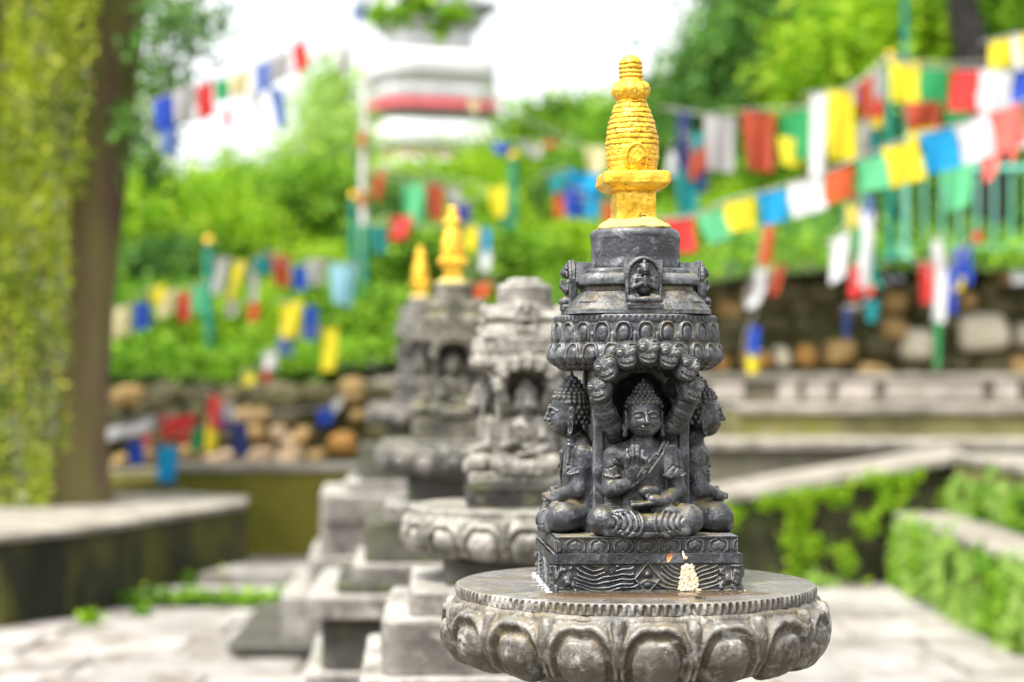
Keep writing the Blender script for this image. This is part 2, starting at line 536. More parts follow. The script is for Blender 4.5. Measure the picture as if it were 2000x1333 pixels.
def make_disc_petals(n=17, nu=54, nv=60):
    out = []
    for k in range(n):
        a0 = 2*PI*k/n + R(14.2)
        u = np.linspace(-1, 1, nu); v = np.linspace(0, 1, nv)
        U, Vv = np.meshgrid(u, v)
        th = a0 + U*PI/n
        r, z = disc_profile(Vv)
        dr, dz = disc_profile(np.clip(Vv+.01, 0, 1)); er, ez = disc_profile(np.clip(Vv-.01, 0, 1))
        tr, tz = dr-er, dz-ez; L = np.hypot(tr, tz)+1e-9
        nr, nz = -tz/L, tr/L
        q = np.stack([r*np.cos(th), r*np.sin(th), z], -1)
        wob = fbm(q, 9, 2)*.10
        h = petal_height(U + wob*.5*(1-U**2), Vv)
        h = h*(1+.12*vnoise(q, 6)) + fbm(q, 45, 3)*.0016 + np.minimum(fbm(q+5, 26, 3)+.35, 0)*.006
        h = h * np.ones_like(r)
        r = r + h*nr; z = z + h*nz
        V3 = np.stack([r*np.cos(th), r*np.sin(th), z], -1).reshape(-1, 3)
        fc = grid_faces(nu, nv)[:, ::-1]
        out.append(mesh_from('disc_petal', V3, fc))
    return out

def tick_band(T, z):
    m = sst(-.0172, -.0150, z)*(1-sst(-.0035, -.0015, z))
    w = np.clip(np.cos(T*150)*1.6, -1, 1)
    n_ = vnoise(np.stack([np.cos(T)*.28, np.sin(T)*.28, z], -1), 30)
    return m*(.0022*w - .0012) + n_*.0012

def make_disc_body():
    prof = [(.283, -.0178), (.2835, -.017), (.2835, -.0135), (.2838, -.010), (.2838, -.006), (.2835, -.003), (.2825, -.0012), (.280, 0), (.27, .0002), (.24, 0), (.18, 0), (.12, 0), (.06, 0), (.01, 0)]
    m1 = loft('disc_top', prof, 1200, 2, 0, mod=lambda T, z: tick_band(T, z)*(1-sst(-.001, 0, z)), sub=.8)
    v = np.empty(len(m1.vertices)*3, dtype=np.float32); m1.vertices.foreach_get('co', v); v = v.reshape(-1, 3)
    rr = np.hypot(v[:, 0], v[:, 1]); m = rr < .281
    v[m, 2] += (fbm(v[m], 8, 3)*.0007 + np.minimum(vnoise(v[m], 30)+.5, 0)*.001)
    m1.vertices.foreach_set('co', v.ravel()); m1.update()
    return m1

def make_disc_under():
    return loft('disc_neck', [(.10, -.30), (.105, -.20), (.12, -.165), (.15, -.150), (.19, -.135), (.222, -.1235), (.226, -.118)], 96, 2, .002, 20, cap=False)

def drum_petals(row, n=24, nu=34, nv=30):
    """row 0: tall ovals under the rim; row 1: bulging lower row, staggered; row 2: turned-under tips"""
    prof = [[(.1265, .4055), (.1272, .398), (.1285, .384), (.1295, .372)],
            [(.1290, .3735), (.1335, .364), (.1345, .352), (.1300, .3435), (.1230, .3375)],
            [(.1245, .3390), (.1180, .3345), (.1050, .3320), (.0900, .3315)]][row]
    P = np.array(prof); d = np.r_[0, np.cumsum(np.hypot(*np.diff(P, axis=0).T))]; d /= d[-1]
    out = []
    for k in range(n):
        a0 = 2*PI*(k + (.5 if row == 1 else 0))/n + R(-.25)
        U, Vv = np.meshgrid(np.linspace(-1, 1, nu), np.linspace(0, 1, nv))
        th = a0 + U*PI/n
        r = np.interp(Vv, d, P[:, 0]); z = np.interp(Vv, d, P[:, 1])
        tr = np.interp(Vv+.02, d, P[:, 0]) - np.interp(Vv-.02, d, P[:, 0]); tz = np.interp(Vv+.02, d, P[:, 1]) - np.interp(Vv-.02, d, P[:, 1])
        L = np.hypot(tr, tz)+1e-9; nr, nz = -tz/L, tr/L
        cy = .56; rho = (np.abs(U/.52)**2.3 + np.abs((Vv-cy)/.37)**2.3)**(1/2.3)
        boss = .0052*np.sqrt(np.clip(1-rho**2.5, 0, 1))
        lip = .0046*np.exp(-((rho-1.38)/.17)**2)*(1-sst(.72, .98, Vv))
        tip = .0035*np.clip(1-((np.abs(U)-1)/.2)**2, 0, 1)**.6*sst(.45, .6, Vv)
        h = np.maximum.reduce([boss, lip, tip]) - .0012
        if row == 2: h = h*.6*(1-sst(.5, 1, Vv))
        e = sst(0, .06, Vv)*(1-sst(.96, 1.0, Vv)); h = h*e
        q = np.stack([r*np.cos(th), r*np.sin(th), z], -1)
        h = h*(1+.2*vnoise(q, 15)) + fbm(q, 90, 2)*.0006
        r = r+h*nr; z = z+h*nz
        out.append(mesh_from('drum_petal', np.stack([r*np.cos(th), r*np.sin(th), z], -1).reshape(-1, 3), grid_faces(nu, nv)[:, ::-1]))
    return out

def make_drum_body():
    def mod(T, z):
        m = sst(.4058, .4068, z)*(1-sst(.4125, .4138, z))
        return m*(.0009*np.clip(np.cos(T*84)*1.5, -1, 1)-.0004)
    return loft('drum_rim', [(.085, .3312), (.100, .3311), (.1262, .4045), (.1268, .4055), (.1270, .409), (.1272, .4125), (.1265, .4145), (.124, .4158), (.11, .4165), (.08, .4168), (.03, .4168)], 640, 2, 0, mod=mod, sub=.5)

def box_relief(name, hw, z0, z1, fn, nx=200, nz=40, rimtop=True):
    """square block whose four sides carry a carved height field fn(u,v)"""
    U, Vv = np.meshgrid(np.linspace(-1, 1, nx), np.linspace(0, 1, nz))
    h = fn(U, Vv)
    edge = 1-sst(.965, 1.0, np.abs(U))
    vs, fs = [], []
    for s in range(4):
        h2 = (h + 0)*edge
        x = U*(hw); y = -(hw + h2); z = z0+(z1-z0)*Vv
        q = np.stack([x, y, z], -1)
        y = y - fbm(q+s*3, 60, 3)*.0008*edge
        c, sn = [(1, 0), (0, 1), (-1, 0), (0, -1)][s]
        q = np.stack([x*c-y*sn, x*sn+y*c, z], -1).reshape(-1, 3)
        fs.append(grid_faces(nx, nz)+s*nx*nz); vs.append(q)
    o = 4*nx*nz
    cp = np.array([(-hw, -hw, z1), (hw, -hw, z1), (hw, hw, z1), (-hw, hw, z1), (-hw, -hw, z0), (-hw, hw, z0), (hw, hw, z0), (hw, -hw, z0)])
    vs.append(cp); fs.append(np.array([[o, o+1, o+2, o+3], [o+4, o+5, o+6, o+7]]))
    return mesh_from(name, np.vstack(vs), np.vstack(fs))

def relief_clouds(u, v):
    h = np.zeros_like(u)
    rim = .0050*sst(.70, .76, v)
    a = np.abs(u)
    # rolling cloud lines, as nested hanging arcs
    q0 = np.stack([u*4, v*1.3, np.zeros_like(u)], -1)
    wob = vnoise(q0, 1.7)*.045
    d1 = np.hypot((a-.45)*1.0, (v-1.02)*.62)+wob
    ar = .0046*np.clip(np.cos(d1*92)*.7+.35, 0, 1)*(d1 < .60)*(a > .15)*(a < .75)
    d4 = np.hypot((a-.40)*2.2, (v-.64)*.9)
    ar = np.where(d4 < .14, .0042*np.clip(np.cos(d4*120), 0, 1), ar)
    ar = np.maximum(ar, .0050*np.exp(-((d1-.60)/.018)**2)*(a < .76))
    # lions in the corners: lumps and curls
    q = np.stack([a*9, v*3.3, np.zeros_like(u)], -1)
    li = .0075*np.clip(fbm(q+u[...,None]*.3, 1.5, 3)*1.2+.25, 0, 1)*sst(.70, .76, a)
    d2 = np.hypot((a-.86)*1.9, (v-.34)*.7)
    li = np.maximum(li, .006*np.exp(-(d2/.1)**2))
    d3 = np.hypot((a-.79)*1.9, (v-.2)*.7)
    li = np.maximum(li, .005*np.exp(-(d3/.07)**2))
    # centre diamond with a seated imp
    dm = a/.135+np.abs(v-.36)/.40
    di = .0055*np.exp(-((dm-1)/.13)**2)
    di = np.maximum(di, .005*np.exp(-((u/.045)**2+((v-.46)/.1)**2)))
    di = np.maximum(di, .005*np.exp(-((u/.075)**2+((v-.2)/.12)**2)))
    base = .0040*(1-sst(.04, .10, v))
    band = .002*np.exp(-((v-.12)/.03)**2)
    h = np.maximum.reduce([rim, ar*(v < .7), li*(v < .71), di*(v < .80), base, band])
    return h-.002

def relief_frieze(u, v):
    n = 7.6
    k = u*n/2
    c = np.round(k); x = (k-c)*2
    cy = .42 + .10*np.exp(-(x/.12)**2)
    rho = (np.abs(x/.55)**3+np.abs((v-cy)/.30)**3)**(1/3)
    h = np.maximum(.0036*np.sqrt(np.clip(1-rho**2.5, 0, 1)), .0036*np.exp(-((rho-1.38)/.17)**2)*sst(.02, .25, v))
    h = np.maximum(h, .004*sst(.86, .93, v))
    return h-.0015

# ---------------- seated figure
def buddha_body(mudra, hx=.0014):
    v = Vol((-.10, -.158, -.004), (.10, -.045, .17), hx)
    # legs folded
    v.cap((.032, -.088, .028), (.066, -.116, .024), .026, .0215, k=.010, mir=True)
    v.ell((.064, -.118, .0235), (.0215, .025, .0220), k=.008, mir=True, rot=(0, 0, 25))
    v.cap((.060, -.127, .019), (-.012, -.141, .015), .0165, .0120, k=.006)
    v.cap((-.060, -.127, .019), (.016, -.138, .023), .0165, .0115, k=.006)
    v.ell((0, -.118, .013), (.066, .030, .014), k=.008)
    v.ell((0, -.128, .006), (.05, .020, .0075), k=.004)
    # feet showing soles up
    v.ell((.030, -.126, .038), (.022, .012, .0085), k=.006, rot=(0, 0, -12))
    v.ell((-.030, -.126, .037), (.020, .012, .0080), k=.006, rot=(0, 0, 12))
    # torso
    v.ell((0, -.086, .055), (.040, .028, .038), k=.01)
    v.ell((0, -.087, .085), (.034, .026, .045), k=.010)
    v.ell((0, -.088, .108), (.040, .0270, .030), k=.010)
    v.ell((.020, -.103, .115), (.020, .011, .015), k=.008, mir=True)
    v.cap((-.038, -.086, .1215), (0, -.087, .1330), .0150, k=.012, mir=True)
    v.cap((0, -.090, .130), (0, -.096, .158), .0175, .0135, k=.008)
    v.line([(-.012, -.110, .146), (0, -.1125, .1435), (.012, -.110, .146)], .0012, .001, True)
    # viewer's right arm: elbow out, hand in the lap
    def lap_arm(s):
        v.cap((.0445*s, -.088, .119), (.0520*s, -.092, .068), .0150, .0135, k=.006)
        v.cap((.0520*s, -.094, .066), (.030*s, -.126, .054), .0130, .0095, k=.006)
    lap_arm(1)
    if mudra == 'lap':
        lap_arm(-1)
        v.ell((.022, -.133, .052), (.018, .010, .0055), k=.004, rot=(0, 8, 15))
        v.ell((-.020, -.132, .052), (.018, .010, .0055), k=.004, rot=(0, -8, -15))
        for i in range(4):
            v.cap((.012, -.1295-.0042*i, .0545), (-.018, -.131-.0038*i, .0575-.0012*i), .0032, .0026, k=.0012)
            v.cap((-.012, -.1295-.0042*i, .0500), (.02, -.131-.0038*i, .0505-.0012*i), .0032, .0026, k=.0012)
        v.cap((.018, -.128, .058), (.002, -.130, .064), .0036, .0028, k=.002)
        v.cap((-.018, -.128, .058), (-.001, -.130, .064), .0036, .0028, k=.002)
    else:
        v.cap((-.0445, -.088, .119), (-.0500, -.098, .070), .0150, .0135, k=.006)
        v.cap((-.0500, -.100, .068), (-.0250, -.132, .080), .0130, .0092, k=.005)
        # raised hand, palm out, fingers together and slightly bent
        v.ell((-.0190, -.1370, .0980), (.0138, .0068, .0175), k=.003)
        for i, (x, l) in enumerate(((-.0300, .0230), (-.0225, .0285), (-.0150, .0280), (-.0078, .0210))):
            v.cap((x*.98, -.1380, .106), (x, -.1420, .106+l*.55), .0046, .0043, k=.0010)
            v.cap((x, -.1420, .106+l*.55), (x*.99, -.1390, .106+l), .0043, .0036, k=.0010)
        v.cap((-.0080, -.1370, .092), (-.0005, -.1430, .105), .0050, .0040, k=.002)
        v.cap((-.0005, -.1430, .105), (-.0040, -.1460, .116), .0040, .0033, k=.0015)
        v.line([(-.029, -.1440, .097), (-.019, -.1450, .093), (-.010, -.1440, .097)], .0010, .001, True)
        # the other hand lies in the lap, holding a small bowl
        v.ell((.016, -.1320, .0530), (.018, .0110, .0085), k=.005, rot=(0, 10, 14))
        for i in range(4):
            v.cap((.010, -.1275-.0040*i, .0500), (-.0225, -.1305-.0036*i, .0515-.0012*i), .0036, .0028, k=.0012)
        v.cap((.014, -.130, .057), (.000, -.137, .0600), .0038, .0030, k=.002)
        v.ell((.002, -.1270, .0680), (.0165, .0125, .0095), k=.003)
        for q in range(3):
            v.line([(-.013+.004*q, -.139, .0735-.004*q), (.004, -.1405+.001*q, .0745-.0045*q), (.0165, -.136, .070-.004*q)], .0008, .001, True)
    # robe: sash over the shoulder, hem lines, strip hanging over the viewer's right shoulder
    v.line([(.030, -.1080, .140), (.018, -.1170, .122), (-.002, -.1175, .098), (-.028, -.1120, .078), (-.040, -.104, .066)], .0030, .002, r2=.0024)
    v.line([(.036, -.1060, .140), (.026, -.1160, .122), (.006, -.1170, .094), (-.020, -.1130, .072)], .0020, .0015)
    for q in range(3):
        v.line([(.024+.006*q, -.112, .137), (.014+.007*q, -.1185, .118), (-.006+.008*q, -.1175, .094)], .0009, .001, True)
    v.box((.0385, -.1080, .1120), (.0115, .0060, .0235), .003, .003, rot=(-6, -4, 8))
    v.line([(.0330, -.1150, .133), (.0350, -.1165, .115), (.0325, -.1155, .091)], .0010, .001, True)
    v.line([(.0420, -.1150, .131), (.0400, -.1165, .115), (.0440, -.1150, .095)], .0010, .001, True)
    v.line([(.0280, -.1130, .0900), (.0385, -.1155, .0875), (.0480, -.1115, .0905)], .0020, .0015)
    # sleeve hem and cloth folds on the upper arms
    for s in (-1, 1):
        v.line([(.036*s, -.106, .090), (.047*s, -.1115, .087), (.058*s, -.107, .089), (.0645*s, -.097, .092)], .0009, .003)
        v.line([(.037*s, -.106, .100), (.046*s, -.1090, .104), (.056*s, -.106, .098), (.0605*s, -.098, .105)], .0006, .0015, True)
        v.line([(.036*s, -.105, .110), (.046*s, -.1065, .115), (.055*s, -.104, .108)], .0006, .0015, True)
    v.line([(-.060, -.137, .006), (-.03, -.143, .004), (0, -.146, .004), (.03, -.143, .004), (.060, -.137, .006)], .005, .006)
    v.noise(.0006, 60, 2)
    # folds: arcs round each knee, creases on the chest and down the robe
    for s in (-1, 1):
        for q in range(5):
            ro = .0215+.0088*q
            pts = [(s*(.069-ro*math.cos(f_)), .0205+ro*.62*math.sin(f_)) for f_ in np.linspace(-.62, .70-.05*q, 7)]
            v.trace([p for p in pts if .003 < p[1] < .043], .0011, .0014, True)
            pts = [(s*(.069-(ro+.004)*math.cos(f_)), .0205+(ro+.004)*.62*math.sin(f_)) for f_ in np.linspace(-.60, .66-.05*q, 7)]
            v.trace([p for p in pts if .004 < p[1] < .041], .0011, .0030, False, .0006)
        for q in range(3):
            v.trace([(s*(.036+.007*q), .099-.004*q), (s*(.043+.006*q), .106-.003*q), (s*(.050+.005*q), .101)], .0009, .001, True)
    for q in range(3):
        v.trace([(.021-.010*q, .126-.004*q), (.006-.010*q, .104-.004*q), (-.018-.004*q, .082-.004*q)], .0009, .001, True)
    v.trace([(.045, .012), (.02, .0085), (-.02, .0085), (-.045, .012)], .0012, .001, True)
    # slab behind joining the figure to the shaft
    v.box((0, -.068, .06), (.058, .018, .068), .006, .006)
    v.noise(.0005, 110, 2)
    return v.mesh('seated_body')

def buddha_head(h=.00085):
    v = Vol((-.037, -.142, .138), (.037, -.060, .242), h)
    v.ell((0, -.1020, .1800), (.0262, .0270, .0290), k=.004)
    v.ell((0, -.1070, .1665), (.0225, .0215, .0185), k=.010)
    v.ell((0, -.1150, .1560), (.0105, .0100, .0070), k=.008)   # chin
    v.ell((.0125, -.1165, .1690), (.0095, .0085, .0090), k=.006, mir=True)  # cheeks
    v.cap((0, -.094, .150), (0, -.098, .165), .013, .015, k=.006)
    # sockets, brows, lids
    v.ell((.0105, -.1315, .1790), (.0075, .0050, .0040), k=.004, sub=True, mir=True)
    v.line([(.0022, -.1302, .1830), (.0080, -.1300, .1868), (.0150, -.1262, .1860), (.0195, -.1210, .1825)], .0013, .0018, mir=True)
    v.ell((.0105, -.1240, .1785), (.0070, .0050, .0036), k=.0012, mir=True)
    v.line([(.0045, -.1290, .1768), (.0100, -.1300, .1757), (.0168, -.1265, .1775)], .00085, .0008, True, mir=True)
    # nose
    v.line([(0, -.1290, .1850), (0, -.1325, .1770), (0, -.1355, .1705)], .0024, .0022, r2=.0036)
    v.ell((.0034, -.1315, .1695), (.0025, .0030, .0022), k=.0015, mir=True)
    # mouth
    v.line([(.0082, -.1265, .1630), (.0040, -.1298, .1634), (0, -.1300, .1626), (-.0040, -.1298, .1634), (-.0082, -.1265, .1630)], .0016, .0012)
    v.line([(.0065, -.1262, .1598), (0, -.1292, .1590), (-.0065, -.1262, .1598)], .0019, .0012)
    v.line([(.0098, -.1262, .1624), (.0045, -.1312, .1612), (0, -.1318, .1608), (-.0045, -.1312, .1612), (-.0098, -.1262, .1624)], .0008, .0008, True)
    v.line([(.0125, -.123, .168), (.0112, -.1255, .1632)], .0010, .002, True, mir=True)
    v.ell((0, -.1295, .1895), .0014, k=.001)
    # long ears
    v.ell((.0275, -.0990, .1730), (.0032, .0068, .0150), k=.002, mir=True, rot=(0, 4, 0))
    v.cap((.0280, -.1000, .1640), (.0285, -.1020, .1510), .0045, .0040, k=.003, mir=True)
    v.ell((.0310, -.1020, .1600), (.0022, .0026, .0075), k=.002, sub=True, mir=True)
    v.ell((.0308, -.1020, .1785), (.0018, .0030, .0055), k=.002, sub=True, mir=True)
    # hair cap, then rows of snail curls, the raised crown knot and its jewel
    v.ell((0, -.0985, .1900), (.0270, .0275, .0245), k=.002)
    v.ell((0, -.0960, .2130), (.0145, .0150, .0130), k=.005)
    for j in range(7):
        el = R(8 + j*14)
        nn = max(4, int(round(22*math.cos(el))))
        for i in range(nn):
            az = 2*PI*(i + .5*(j % 2))/nn
            x = .0268*math.cos(el)*math.sin(az); y = -.0980 + .0272*math.cos(el)*-math.cos(az); z = .1905 + .0245*math.sin(el)
            if y < -.105 and z < .1975 - .0015*abs(x)/.02: continue
            v.ell((x, y, z), .0038, k=.0006)
    for j in range(4):      # hair low at the sides and the nape
        z = .186-.0065*j
        for i in range(16):
            az = 2*PI*(i+.5*(j % 2))/16
            y = -.098-.0268*math.cos(az); x = .0266*math.sin(az)
            if y < -.094: continue
            v.ell((x, y, z), .0038, k=.0006)
    for j in range(3):
        el = R(10+28*j); nn = (11, 8, 4)[j]
        for i in range(nn):
            az = 2*PI*(i+.5*(j % 2))/nn
            v.ell((.0145*math.cos(el)*math.sin(az), -.096-.0145*math.cos(el)*math.cos(az), .2135+.0128*math.sin(el)), .0034, k=.0006)
    v.ell((0, -.096, .2275), (.0048, .0048, .0045), k=.002)
    v.ell((0, -.096, .2325), (.0024, .0024, .0040), k=.002)
    v.noise(.00035, 140, 2)
    return v.mesh('head')

def serpent_head(h=.0009):
    """round hooded snake head, facing -Y, about 36 mm wide"""
    v = Vol((-.022, -.024, -.024), (.022, .03, .024), h)
    v.ell((0, 0, .003), (.0178, .0165, .0165), k=.004)
    v.ell((0, -.006, -.008), (.0135, .0125, .0115), k=.006)
    v.ell((0, .012, .002), (.015, .018, .015), k=.006)
    v.ell((.0080, -.0135, .0045), .0052, k=.0006, mir=True)
    v.ell((.0080, -.0178, .0043), .0013, k=.0006, sub=True, mir=True)
    v.line([(.0015, -.0165, .0020), (.0050, -.0158, .0105), (.0110, -.0125, .0105), (.0155, -.0080, .0050)], .0013, .001, mir=True)
    v.line([(.0010, -.0150, .0075), (.0050, -.0130, .0150), (.0120, -.0090, .0145)], .0010, .001, mir=True)
    v.line([(.0100, -.0110, -.0060), (.0060, -.0165, -.0100), (0, -.0180, -.0105), (-.0060, -.0165, -.0100), (-.0100, -.0110, -.0060)], .0011, .0008, True)
    v.line([(.0095, -.0110, -.0085), (.0055, -.0160, -.0128), (0, -.0172, -.0135), (-.0055, -.0160, -.0128), (-.0095, -.0110, -.0085)], .0014, .001)
    v.line([(.0095, -.0125, -.0040), (.0055, -.0170, -.0072), (0, -.0185, -.0080), (-.0055, -.0170, -.0072), (-.0095, -.0125, -.0040)], .0013, .001)
    v.ell((.0022, -.0172, -.0025), (.0013, .0015, .001), k=.001, sub=True, mir=True)
    v.noise(.0005, 120, 2)
    return v.mesh('serpent_head')

HEADS = [(-.0665, -.118, .303, -28, -12), (-.0585, -.128, .334, -18, -22), (-.0305, -.1375, .3535, -8, -8), (0, -.1405, .3595, 0, 0),
         (.0305, -.1375, .3535, 8, 8), (.0585, -.128, .334, 18, 22), (.0665, -.118, .303, 28, 12)]

def shaft_mesh(h=.0019):
    v = Vol((-.085, -.13, .074), (.085, .085, .352), h)
    v.box((0, 0, .21), (.066, .066, .130), .012, .004)
    for s in (-1, 1):                                      # slim pilasters between the figures
        for t in (-1, 1):
            v.box((.066*s, .066*t, .21), (.0085, .0085, .130), .003, .002)
    v.ell((0, -.078, .262), (.050, .062, .066), k=.006, sub=True)     # hollow behind the head
    # ribbed serpent necks rising from behind the shoulders
    for s in (-1, 1):
        pts = [(.037*s, -.070, .232), (.046*s, -.090, .248), (.058*s, -.100, .268), (.0665*s, -.106, .290), (.0665*s, -.108, .304)]
        v.line(pts, .0145, .004, r2=.0175)
        for a, b in zip(pts[:-1], pts[1:]):
            for q in (.25, .75):
                p = [a[i]+(b[i]-a[i])*q for i in range(3)]
                d = Vector(b)-Vector(a); d.normalize(); n1 = d.cross(Vector((0, 1, 0))); n1.normalize(); n2 = d.cross(n1)
                ring = [tuple(Vector(p)+(n1*math.cos(w)+n2*math.sin(w))*.0165) for w in np.linspace(0, 2*PI, 13)]
                v.line(ring, .0014, .001, True)
    for hx_, hy, hz, _, _ in HEADS:                         # each head's neck runs back into the canopy
        v.cap((hx_*.97, hy+.012, hz), (hx_*.80, -.062, hz+.002), .0150, .0150, k=.004)
    v.noise(.0012, 45, 3)
    return v.mesh('shaft')

def niche_mesh(h=.0011):
    """arched plaque with a praying figure; its back at y=0, facing -Y, foot at z=0"""
    v = Vol((-.034, -.030, -.004), (.034, .008, .088), h)
    v.box((0, -.003, .026), (.0275, .005, .026), .003, .003)
    v.ell((0, -.003, .052), (.0275, .0050, .030), k=.003)
    arch = [(.0245*math.cos(a), -.0085, .050+.0275*math.sin(a)) for a in np.linspace(0, PI, 15)]
    v.line([(.0245, -.0085, .004)] + arch + [(-.0245, -.0085, .004)], .0030, .001)
    arch2 = [(.0185*math.cos(a), -.007, .050+.0215*math.sin(a)) for a in np.linspace(0, PI, 13)]
    v.line([(.0185, -.007, .012)] + arch2 + [(-.0185, -.007, .012)], .0014, .001)
    v.ell((0, -.010, .036), (.0115, .0080, .0150), k=.003)       # body
    v.cap((-.010, -.010, .046), (.010, -.010, .046), .0050, k=.003)
    v.ell((0, -.015, .0600), (.0074, .0074, .0088), k=.0008)       # head, hair knot, ears
    v.ell((0, -.012, .0660), (.0082, .0075, .0055), k=.0006)
    v.ell((0, -.012, .0720), (.0038, .0038, .0034), k=.001)
    v.cap((.0085, -.013, .061), (.0088, -.013, .054), .0016, k=.0008, mir=True)
    v.cap((.0135, -.011, .045), (.0165, -.013, .033), .0044, .0038, k=.002, mir=True)
    v.cap((.0165, -.014, .032), (.0030, -.0205, .039), .0038, .0026, k=.002, mir=True)
    v.cap((0, -.0215, .037), (0, -.0205, .049), .0034, .0020, k=.001)
    v.cap((.012, -.013, .018), (.020, -.016, .0150), .0062, .0058, k=.003, mir=True)
    v.cap((.019, -.017, .0140), (-.002, -.021, .0135), .0056, .0042, k=.002, mir=True)
    v.box((0, -.011, .0040), (.0270, .0100, .0045), .002, .002)
    v.line([(-.02, -.0215, .0035), (.02, -.0215, .0035)], .0010, .001, True)
    v.ell((.0028, -.0222, .0608), (.0016, .001, .0008), k=.0004, sub=True, mir=True)
    v.cap((0, -.0215, .0610), (0, -.0230, .0580), .0008, .0014, k=.001)
    v.cap((-.0022, -.0215, .0545), (.0022, -.0215, .0545), .0009, k=.0008)
    v.noise(.0005, 110, 2)
    return v.mesh('niche')

def terrace_mesh():
    prof = [(.090, .4165, 4), (.1120, .4168, 4), (.1125, .4175, 4), (.1125, .4235, 4), (.1105, .4250, 4), (.1090, .4275, 4), (.1030, .4360, 4.5),
            (.0900, .4500, 5), (.0870, .4520, 6), (.0840, .4530, 6), (.0835, .4590, 6), (.0880, .4600, 6), (.0915, .4630, 6), (.0925, .4690, 6),
            (.0910, .4745, 6), (.0870, .4790, 6), (.0800, .4800, 6), (.0790, .4865, 5), (.0770, .4880, 3), (.0400, .4885, 2)]
    return loft('terrace', prof, 240, 4, .0009, 50, sub=.8, sharp=34)

def dome_mesh():
    def mod(T, z):
        b = np.exp(-((z-.4945)/.0035)**2)*.0022*np.abs(np.cos(T*17)) + np.exp(-((z-.4905)/.002)**2)*.0015
        return b + .0009*np.cos(3*T+1)*(z < .54)
    return loft('dome', [(.0700, .4860), (.0705, .4900), (.0700, .4990), (.0690, .5040), (.0695, .53), (.0700, .5400), (.0690, .5450), (.0660, .5490), (.0600, .5515), (.050, .5530), (.02, .5545)], 240, 2, .0007, 40, sub=.5, mod=mod)

def finial_meshes():
    o = {}
    o['mortar'] = loft('mortar', [(.0580, .5505), (.0560, .5545), (.0510, .5585), (.0440, .5625), (.0395, .5660), (.0320, .5670)], 120, 2.6, .0028, 60, sub=.6)
    o['neck'] = loft('neck', [(.0325, .5600), (.0318, .5700), (.0314, .58), (.0316, .6060), (.0318, .6100)], 200, 14, .0012, 70, sub=.5, sharp=38)
    o['slab'] = loft('slab', [(.0360, .6090), (.0410, .6105), (.0480, .6160), (.0512, .6195), (.0520, .6210), (.0524, .6290), (.0518, .6355), (.0500, .6375), (.0450, .6395), (.03, .640)], 240, 11, .0016, 60, sub=.5, sharp=38)
    Z = [.6400, .6460, .6600, .6750, .6900, .7050, .7200, .7350, .7450, .7530]
    Rr = [.0365, .0380, .0408, .0415, .0405, .0385, .0350, .0295, .0250, .0215]
    zz = np.linspace(.6400, .7530, 150)
    prof = [(float(np.interp(z, Z, Rr)), float(z)) for z in zz]
    def mod(T, z):
        up = sst(.675, .684, z)
        saw = ((z-.640)/.0083) % 1.0
        rg = (.0020*np.clip(np.sin(PI*saw)*1.5, 0, 1)-.0012)
        fr = np.cos(T+PI/2)                         # 1 at the front
        x = np.sin(T+PI/2)*-.04
        d = np.hypot(x/.0165, (z-.655)/.026)
        arch = .0026*np.exp(-((d-1)/.10)**2)*(fr > .3)*(z > .645)
        fig = .0024*np.exp(-(d/.45)**2)*(fr > .3)
        keep = np.where((fr > .3), sst(1.0, 1.2, d), 1)
        return rg*(.35+.65*up)*keep + arch + fig
    o['spire'] = loft('spire', prof, 240, 2, .0012, 95, sub=0, mod=mod)
    def modc(T, z):
        return .0038*np.abs(np.cos(T*5.5))**.6*np.exp(-((z-.768)/.010)**2)
    o['collar'] = loft('collar', [(.0215, .7520), (.0235, .7545), (.0265, .7600), (.0275, .7680), (.0265, .7740), (.0215, .7800), (.0185, .7830)], 180, 2, .0020, 90, sub=.3, mod=modc)
    def modt(T, z): return .0011*np.sin(z*900)*(z < .812)
    o['tip'] = loft('tip', [(.0180, .7800), (.0182, .79), (.0180, .8080), (.0165, .8150), (.0125, .8200), (.0070, .8228), (.001, .8236)], 96, 2, .0012, 90, sub=.25, mod=modt)
    return o

print('sculpting')
G = {}
G['disc_petals'] = make_disc_petals()
G['disc_top'] = make_disc_body(); G['disc_under'] = make_disc_under()
G['drum'] = [drum_petals(0), drum_petals(1), drum_petals(2, nu=20, nv=10)]
G['drum_rim'] = make_drum_body()
G['plinth'] = box_relief('plinth', .141, .0, .058, relief_clouds, 300, 60)
G['frieze'] = box_relief('frieze', .1365, .058, .0830, relief_frieze, 300, 34)
G['body_raised'] = buddha_body('raised'); G['body_lap'] = buddha_body('lap')
G['head'] = buddha_head(); G['serpent'] = serpent_head(); G['shaft'] = shaft_mesh(); G['niche'] = niche_mesh()
G['terrace'] = terrace_mesh(); G['dome'] = dome_mesh(); G['finial'] = finial_meshes()

def tier_mesh(hw, z0, z1, seed=0, amp=.004):
    c = min(.008, (z1-z0)*.15)
    me = loft('tier', [(hw-.01, z0), (hw-c*.5, z0+.001), (hw, z0+c), (hw, z1-c), (hw-c*.5, z1-.001), (hw-.012, z1), (hw*.5, z1)], 200, 24, amp*.7, 26, sub=2.5, sharp=28)
    return me

